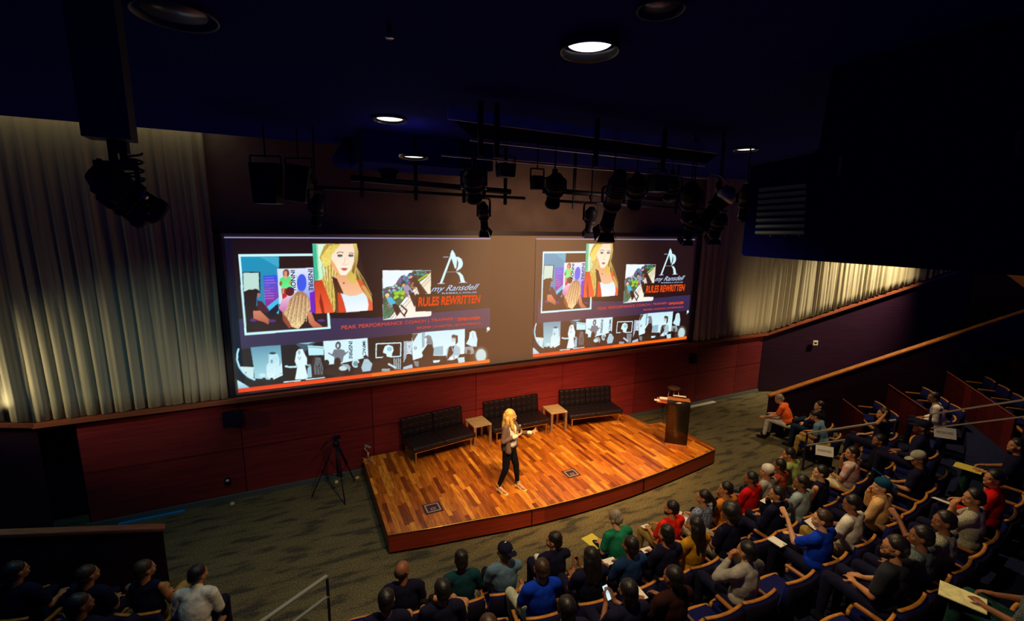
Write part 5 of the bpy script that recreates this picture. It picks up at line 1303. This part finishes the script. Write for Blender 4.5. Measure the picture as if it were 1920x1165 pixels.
i = person(2, (1262, 1015), 'person with tall black hair in black crew-neck shirt, second row centre', 'the black crew-neck', sk='tan', hl='flat', pose='write', look=.1)
held('paper_sheet', i, (.06, .42, .70), (.16, .10, .006), M_WHITE, 'small white paper in the hands of the black crew-neck', 'papers')
person(2, (1322, 1000), 'person with very long dark hair over mustard yellow shirt, second row', 'the mustard shirt', sk='tan', hl='verylong', shirt=MUST, pose='write', look=.2)
person(2, (1386, 974), 'person with big round black hair, patterned lap, second row', 'the big round hair', sk='brown', hl='afro', trou=HOUND, look=.3)
i = person(2, (1459, 928), 'person in black jacket with hand at the chin and grey cuff, second row', 'the black jacket, grey cuff', sk='tan', sleeve='long', pose='chin', look=.8)
i = person(2, (1510, 909), 'person in faded grey-blue t-shirt holding white pages, second row', 'the faded grey-blue t-shirt', sk='brown', shirt=GRBL, pose='write', look=.7)
held('paper_sheet', i, (-.12, .44, .70), (.20, .15, .006), M_WHITE, 'white pages held by the faded grey-blue t-shirt', 'papers')
person(2, (1552, 892), 'person with dark bun in sleeveless black top, second row', 'the dark bun', sk='fair', hl='bun', tank=True, look=.7)
i = person(2, (1609, 854), 'person in pale floral shirt and cream trousers, fist at mouth, second row right', 'the pale floral shirt', sk='tan', hair='black', shirt=FLOW, trou=CREAM, pose='chin', legs='plain', look=.8)
person(2, (1650, 827), 'person in dark suit with white collar behind the lower handrail post', 'the collar by the rail post', xy=1, noseat=True, sk='brown', shirt=cl('suit', 14, 14, 24), sleeve='long', look=.7)
person(3, (1658, 777), 'person in black with one arm raised behind the head, beyond the aisle', 'the raised arm', xy=1, noseat=True, sk='tan', pose='head', look=.5)
# row three
person(3, (907, 1150), 'person with dark brown hair at the lower frame edge, third row left', 'the brown hair, third row left', sk='tan', hair='brown', look=.1)
person(3, (1065, 1147), 'person with black hair and pale trousers at the lower frame edge', 'the pale trousers, third row', sk='dark', trou=LGREY, legs='wide', look=0)
i = person(3, (1180, 1112), 'person with dark hair holding up a glowing phone, third row', 'the glowing phone', sk='brown', pose='phone', look=.1)
M_PSC = mat('phone_screen', (.5, .6, .65), .2, emit=lin(190, 225, 240), estr=.9)
held('phone', i, (-.0, .38, .90), (.075, .155, .009), M_RIG, 'smartphone with bright white screen held up in the third row', 'phone', (R(45), 0, .2), M_PSC)
i = person(3, (1260, 1080), 'person with dark hair in dark brown top holding open notebook, third row', 'the open notebook', sk='brown', shirt=cl('darkbrown', 45, 22, 20), pose='write', sleeve='long', look=.2)
held('notebook', i, (-.10, .44, .70), (.15, .20, .012), M_WHITE, 'pale open notebook in the hands of a third row person', 'notebook')
person(3, (1395, 1030), 'person in light grey hooded sweatshirt leaning back, hands at mouth, third row', 'the grey hoodie', sk='tan', shirt=GREY, sleeve='long', pose='face', look=.2)
i = person(3, (1550, 979), 'person with brown hair in royal blue polo, elbow raised, third row', 'the blue polo', sk='fair', hair='brown', shirt=ROYAL, pose='point', look=.7)
held('notebook', i, (-.20, .42, .70), (.14, .20, .012), M_WHITE, 'white notebook beside the arm of the royal blue polo', 'notebook')
i = person(3, (1603, 948), 'person with black hair in white shirt reading a white sheet, third row', 'the white shirt, third row', sk='brown', shirt=WHT, trou=KHAKI, pose='write', look=.7, nod=-.2)
held('paper_sheet', i, (-.08, .40, .72), (.22, .18, .006), M_WHITE, 'large white sheet in front of the white shirt, third row', 'papers', (.3, 0, 0))
i = person(3, (1640, 908), 'person in blue and black cap and tan sweatshirt, hand at mouth, third row', 'the blue cap and tan top', sk='fair', shirt=TANS, sleeve='long', cap=(BEAN, True, True), pose='chin', look=.8)
q = at(1650, 888, 1.55); b = MB(); b.box((0, 0, 0), (.16, .22, .02)); o = b.build('blue_folder', cl('folder_blue', 15, 75, 135)); o.location = q; o.rotation_euler = (.5, .3, .6); tag(o, 'bright blue folder held up behind the pale floral shirt', 'folder')
i = person(3, (1744, 868), 'person in light grey cap and black shirt with bare knees, third row right', 'the light grey cap', sk='tan', shorts=True, legs='wide', trou=BLK, cap=(cl('capgrey', 150, 150, 130), False, True), look=.6, nod=-.4)
person(3, (1771, 748), 'person in white shirt with rolled sleeves leaning left, upper right rows', 'the white shirt upper right', xy=1, noseat=True, sk='brown', shirt=WHT, sleeve='long', pose='lap', lean=.25, look=.6)
person(4, (1730, 802), 'person in black jacket and dark cap behind the upper handrail', 'the dark cap', xy=1, noseat=True, sk='brown', sleeve='long', cap=(BLK, False, True), look=.6)
# row four
person(4, (1617, 1005), 'large bearded person with glasses in dotted black shirt, fourth row left', 'the glasses and dotted black shirt', sk='tan', shirt=DOT, glasses=True, beard=True, look=.75, pose='lap', scale=1.10)
person(4, (1712, 1000), 'person in black polka-dot top with chin on hand, fourth row', 'the polka-dot top', sk='brown', shirt=POLK, pose='chin', look=.6)
person(4, (1790, 987), 'person in houndstooth shirt with yellow bracelet, hands clasped, fourth row', 'the houndstooth shirt', sk='brown', shirt=HOUND, pose='point', look=.8)
person(4, (1812, 930), 'person in pale checked shirt with palms together at chin, fourth row', 'the pale checked shirt', sk='tan', shirt=CHK, pose='face', look=.8)
i = person(4, (1893, 908), 'person in crimson long-sleeved top reading a paper, fourth row far right', 'the crimson top far right', sk='tan', shirt=CRIM, sleeve='long', pose='write', look=.8)
held('paper_sheet', i, (-.20, .42, .74), (.20, .24, .006), M_WHITE, 'white paper held by the crimson top at far right', 'papers', (0, .3, 0))
i = person(4, (1912, 838), 'person in dark jacket with yellow pad on the lap, right frame edge', 'the yellow pad, right edge', sk='tan', trou=DGRN, pose='write', look=.6)
held('yellow_notepad', i, (-.12, .48, .68), (.26, .34, .012), M_YEL, 'yellow pad on the lap of the person at the right frame edge', 'notepad')
i = person(5, (1935, 1062), 'person in dark floral top, teal trousers and pen, lower right corner', 'the lower right corner sitter', sk='brown', shirt=POLK, trou=DGRN, pose='write', look=.6)
held('notepad', i, (-.14, .46, .68), (.26, .34, .012), cl('padcream', 240, 232, 170), 'large cream notepad with pen at the lower right corner', 'notepad', (0, 0, .3))
# bottom left block
person(1, (355, 1107), 'person with dark hair in white shirt leaning forward, lower left', 'the white shirt, lower left', xy=1, zh=1.1, sk='tan', shirt=WHT, sleeve='long', pose='write', lean=.3, look=-.5, noseat=True)
person(1, (272, 1080), 'person with light brown hair in dark sleeveless top, lower left', 'the sleeveless top, lower left', xy=1, zh=1.1, sk='tan', hair='brown', hl='short', tank=True, pose='lap', trou=KHAKI, look=-.6, noseat=True)
person(1, (165, 1090), 'person with brown hair in black top sitting between two others, lower left', 'the brown hair, lower left', xy=1, zh=1.1, sk='tan', hair='brown', look=-.5, noseat=True)
person(2, (30, 1085), 'person in black with yellow wristband and outstretched forearms, far lower left', 'the yellow wristband', xy=1, zh=1.1, sk='tan', pose='reach', look=-.4, noseat=True)
person(2, (148, 1137), 'person with black hair at the lower left frame edge, face turned right', 'the lower left edge', xy=1, sk='brown', look=-.7, noseat=True)
def wband(px, z, label):
    q = at(*px, z); b = MB(); b.box(q, (.035, .035, .03)); tag(b.build('wristband', M_YEL), label, 'wristband')

# seats of the curved rows, occupied and empty
def fill(row, a0, a1, extra_name):
    P_ = sorted(ROWP.get(row, [])); r = RB[row-1]-.2; z = FZ[row-1]
    step = math.degrees(.60/r); names = {1: 'front', 2: 'second', 3: 'third', 4: 'fourth', 5: 'fifth', 6: 'sixth'}[row]
    pts = [(a, s) for a, s, _ in P_]
    for a, s in pts:
        q = pol(r+.0, a); place_seat(q.x, q.y, z, R(a), 'blue theatre seat with wooden rail under '+s, 'occupied theatre seats')
    bounds = [(a0-step, None)]+pts+[(a1+step, None)]
    for i_ in range(len(bounds)-1):
        (x0, s0), (x1, s1) = bounds[i_], bounds[i_+1]; gap = x1-x0; n = int(round(gap/step))-1
        if n < 1: continue
        where = ('between %s and %s' % (s0, s1)) if s0 and s1 else ('right of '+s0 if s0 else ('left of '+s1 if s1 else ''))
        if not where: where = 'in the '+names+' row'
        for k in range(1, n+1):
            a = x0+gap*k/(n+1); q = pol(r, a)
            lab = 'empty %s row seat %s' % (names, where)
            if n > 1: lab += ', '+['first', 'second', 'third', 'fourth', 'fifth', 'sixth', 'seventh', 'eighth', 'ninth'][min(k-1, 8)]+' from left'
            ws = lab.split()
            if len(ws) > 16: lab = 'empty %s row seat %s, %s from left' % (names, ('right of '+s0) if s0 else ('left of '+s1), ['first', 'second', 'third', 'fourth', 'fifth', 'sixth', 'seventh', 'eighth', 'ninth'][min(k-1, 8)])
            place_seat(q.x, q.y, z, R(a), lab, 'empty seats, %s row, %s' % (names, where))
fill(1, -12.2, 9.9, ''); fill(2, -13.0, 11.5, ''); fill(3, -12.4, 12.0, ''); fill(4, -3.5, 12.5, ''); fill(5, -1, 12.0, '')
# right block beyond the aisle, seats stand behind their wood fronts
for k, (row, n0) in enumerate(((2, 4), (3, 5), (4, 6), (5, 3))):
    a, c = RF[k]; d = (c-a).normalized(); n = V((-d.y, d.x, 0))
    if n.y > 0: n = -n
    L = (c-a).length; m = max(2, int(L/.60))
    for i_ in range(m):
        q = a+d*(L*(i_+.5)/m)+n*.55; rz_ = math.atan2(n.x, -n.y)
        place_seat(q.x, q.y, FZ[row-1], rz_, 'empty seat behind the %s wood front of the right block, %s from its far end' % (['lowest', 'second', 'third', 'uppermost'][k], ['first', 'second', 'third', 'fourth', 'fifth', 'sixth', 'seventh'][min(i_, 6)]), 'empty seats behind wood front %s' % ['one', 'two', 'three', 'four'][k])
# front-right seats with reserved signs
def sign(px, z, w_, h_, txt, rz, tilt, label):
    q = at(*px, z); e = empty('reserved_sign', q, rz, label, 'sign'); M = Matrix.Rotation(tilt, 3, 'X')
    b = MB(); b.box((0, 0, 0), (w_, .004, h_), M); b.build('sheet', M_WHITE, e)
    vs2, fs2 = text_mesh(txt); b = MB(); b.add([M @ V(((x-.5)*w_*.75, -.004, (y-.5)*h_*.22)) for x, y in vs2], fs2); b.build('lettering', mat('ink', (.03, .02, .03), .8), e)
place_seat(*(lambda q: (q.x, q.y, 0))(at(1550, 812, .82)+V((-.1, .30, 0))), R(12), 'blue front row seat carrying the lower white reserved sign', 'seats with reserved signs')
sign((1546, 846), .72, .34, .22, 'RESERVED', R(-48), R(-25), 'white paper RESERVED sign on the seat back by the lower handrail')
place_seat(*(lambda q: (q.x, q.y, .63))(at(1778, 810, 1.42)+V((-.1, .28, 0))), R(14), 'blue seat carrying the upper shiny reserved sign', 'seats with reserved signs')
sign((1772, 812), 1.52, .36, .22, 'RESERVED', R(-48), R(-25), 'shiny RESERVED sign on the seat back under the upper handrail')
# seats under the side people
for (px, zz, row, s) in (((1500, 762), 1.0, 1, 'the bright orange shirt'), ((1541, 775), 1.05, 1, 'the dark suit'), ((1553, 800), .95, 1, 'the grey-blue reader'), ((1650, 827), 1.17, 2, 'the collar by the rail post'), ((1658, 777), 1.17, 3, 'the raised arm'), ((1771, 748), 1.17, 3, 'the white shirt upper right'), ((1730, 802), 1.17, 4, 'the dark cap'),
    ((355, 1107), 1.1, 1, 'the white shirt, lower left'), ((272, 1080), 1.1, 1, 'the sleeveless top, lower left'), ((165, 1090), 1.1, 1, 'the brown hair, lower left'), ((30, 1085), 1.1, 2, 'the yellow wristband'), ((148, 1137), 1.17, 2, 'the lower left edge')):
    q = at(*px, FZ[row-1]+zz*1.05); a = math.degrees(math.atan2(q.x-CX, -(q.y-CY))); place_seat(q.x, q.y, FZ[row-1], R(a), 'blue theatre seat with wooden rail under '+s, 'occupied theatre seats')

# ------------------------------------------------------------------ presenter on the stage
def presenter():
    fx, fy = .64, -.77; rz = math.atan2(fy, fx)-math.pi/2
    e = empty('person', (3.60, 7.46, ST), rz, 'long-haired blond presenter on stage in brown blazer speaking into a microphone', 'person')
    hip = V((0, 0, .90)); hc = V((0, .03, 1.575))
    sh = [V((-.165, 0, 1.38)), V((.165, 0, 1.38))]; el = [V((-.25, .13, 1.14)), V((.23, -.02, 1.12))]; wr = [V((-.22, .38, 1.20)), V((.06, .20, 1.22))]
    hp = [V((-.085, 0, .89)), V((.085, 0, .89))]; kn = [V((-.12, .10, .52)), V((.12, -.01, .52))]; an = [V((-.14, .13, .14)), V((.15, -.14, .14))]
    els = [('c', (0, 0, .95), (0, -.01, 1.36), .095, .105), ('e', hip, (.14, .105, .10)), ('c', (0, -.005, 1.38), (0, .015, 1.52), .046, .048)]
    for i in range(2):
        els += [('c', sh[i], el[i], .042, .035), ('c', el[i], wr[i], .034, .023), ('c', hp[i], kn[i], .078, .052), ('c', kn[i], an[i], .050, .032)]
    hand(els, wr[0], (-.05, .75, .65), (.75, .0, .3), .95, .25, -1, spread=.55)
    hand(els, wr[1], (-.55, .35, .35), (-.3, .2, .8), .92, 1.1, 1)
    for i in range(2): els += [('c', an[i], an[i]+V((0, .10, -.075)), .030, .028), ('c', an[i]+V((0, .10, -.075)), an[i]+V((0, .16, -.10)), .030, .020)]
    P, Rh = head_parts(None, hc, .42, .02, e, None, None, None, 'fair', els)
    blob_mesh('body', els, skin('fair'), .0075, 2, 0, e)
    h = [('e', P(0, -.028, .042), (.088, .098, .090), Rh), ('e', P(0, -.06, -.02), (.086, .070, .09), Rh)]
    for s in (-1, 1):
        h += [('c', P(s*.066, .010, .055), P(s*.092, .0, -.06), .030, .034), ('c', P(s*.092, .0, -.06), P(s*.095, .03, -.21), .036, .040), ('c', P(s*.095, .03, -.21), P(s*.075, .065, -.36), .040, .014)]
    h += [('c', P(0, -.085, 0), P(0, -.13, -.24), .07, .055), ('c', P(.055, -.07, -.05), P(.085, -.06, -.30), .05, .03), ('c', P(-.055, -.07, -.05), P(-.085, -.06, -.30), .05, .03), ('c', P(0, -.12, -.24), P(0, -.11, -.34), .055, .02)]
    blob_mesh('hair', h, hairm('gold'), .009, 2, .016, e)
    # blouse, blazer, trousers, shoes
    blob_mesh('blouse', [('e', (0, .045, 1.24), (.125, .100, .17)), ('e', (0, .065, 1.05), (.120, .088, .13)), ('e', (0, .0, 1.38), (.10, .070, .05))], cl('blouse', 240, 230, 215), .009, 2, .014, e)
    bz = [('e', (0, -.035, 1.22), (.180, .105, .22)), ('e', (0, -.035, .98), (.188, .112, .18)), ('c', (-.09, -.01, 1.395), sh[0], .056, .056), ('c', (.09, -.01, 1.395), sh[1], .056, .056)]
    for i, s in enumerate((-1, 1)):
        bz += [('c', sh[i], el[i], .056, .047), ('c', el[i], el[i].lerp(wr[i], .72), .046, .040), ('c', (s*.145, .03, 1.32), (s*.152, .055, .90), .045, .058), ('c', (s*.12, .04, 1.30), (s*.10, .07, 1.10), .018, .014)]
    blz = blob_mesh('blazer', bz, mat('tweed_brown', lin(82, 60, 52), .9, scale=220, col2=lin(128, 98, 84)), .009, 2, .014, e)
    cuf = []
    for i in range(2):
        b_ = blob_mesh('cuff', [('c', el[i].lerp(wr[i], .70), el[i].lerp(wr[i], .90), .041, .039)], cl('blouse', 240, 230, 215), .008, 1, .006, e)
    q = [('e', (0, .0, .90), (.150, .115, .10))]
    for i in range(2): q += [('c', hp[i], kn[i], .096, .066), ('c', kn[i], kn[i].lerp(an[i], .45), .064, .056), ('c', kn[i].lerp(an[i], .45), an[i], .056, .037)]
    blob_mesh('trousers', q, cl('leggings', 14, 14, 26), .010, 2, .004, e)
    M_SH = mat('tan_strap', lin(235, 205, 140), .5)
    for i in range(2):
        a = an[i]; b = MB()
        for k in range(4): 
            c = a+V((0, .012*k, .035-.032*k)); b.lathe([(.036, -.006), (.040, -.006), (.040, .006), (.036, .006)], c, (0, .25+.2*k, 1), 14)
        b.tube([a+V((0, .06, -.055)), a+V((.045, .10, -.10)), a+V((.04, .14, -.12))], .006, 6); b.tube([a+V((0, .08, -.06)), a+V((-.045, .12, -.10))], .006, 6)
        b.box(a+V((0, .135, -.131)), (.08, .13, .018)); b.tube([a+V((0, -.03, -.055)), a+V((0, -.045, -.14))], [.020, .008], 8); b.bar(a+V((0, -.03, -.06)), a+V((0, .09, -.125)), .06, .012); b.build('strappy_shoe', M_SH, e)
    # microphone is its own thing
    T = Matrix.Translation((3.60, 7.46, ST)) @ Matrix.Rotation(rz, 4, 'Z'); m0 = T @ V((.02, .225, 1.17)); m1 = T @ V((-.005, .215, 1.43)); d = (m1-m0)
    m = empty('microphone', m0, 0, 'black handheld microphone held below the face of the presenter', 'microphone')
    b = MB(); b.lathe([(0, 0), (.013, 0), (.016, .12), (.019, .19), (0, .19)], (0, 0, 0), d, 14); b.build('handle', mat('mic_black', (.01, .01, .012), .4), m)
    b = MB(); b.lathe([(0, .19), (.022, .195), (.028, .215), (.027, .235), (.016, .255), (0, .26)], (0, 0, 0), d, 16); b.build('mesh_head', mat('mic_mesh', (.25, .24, .24), .4, .7), m)
presenter()
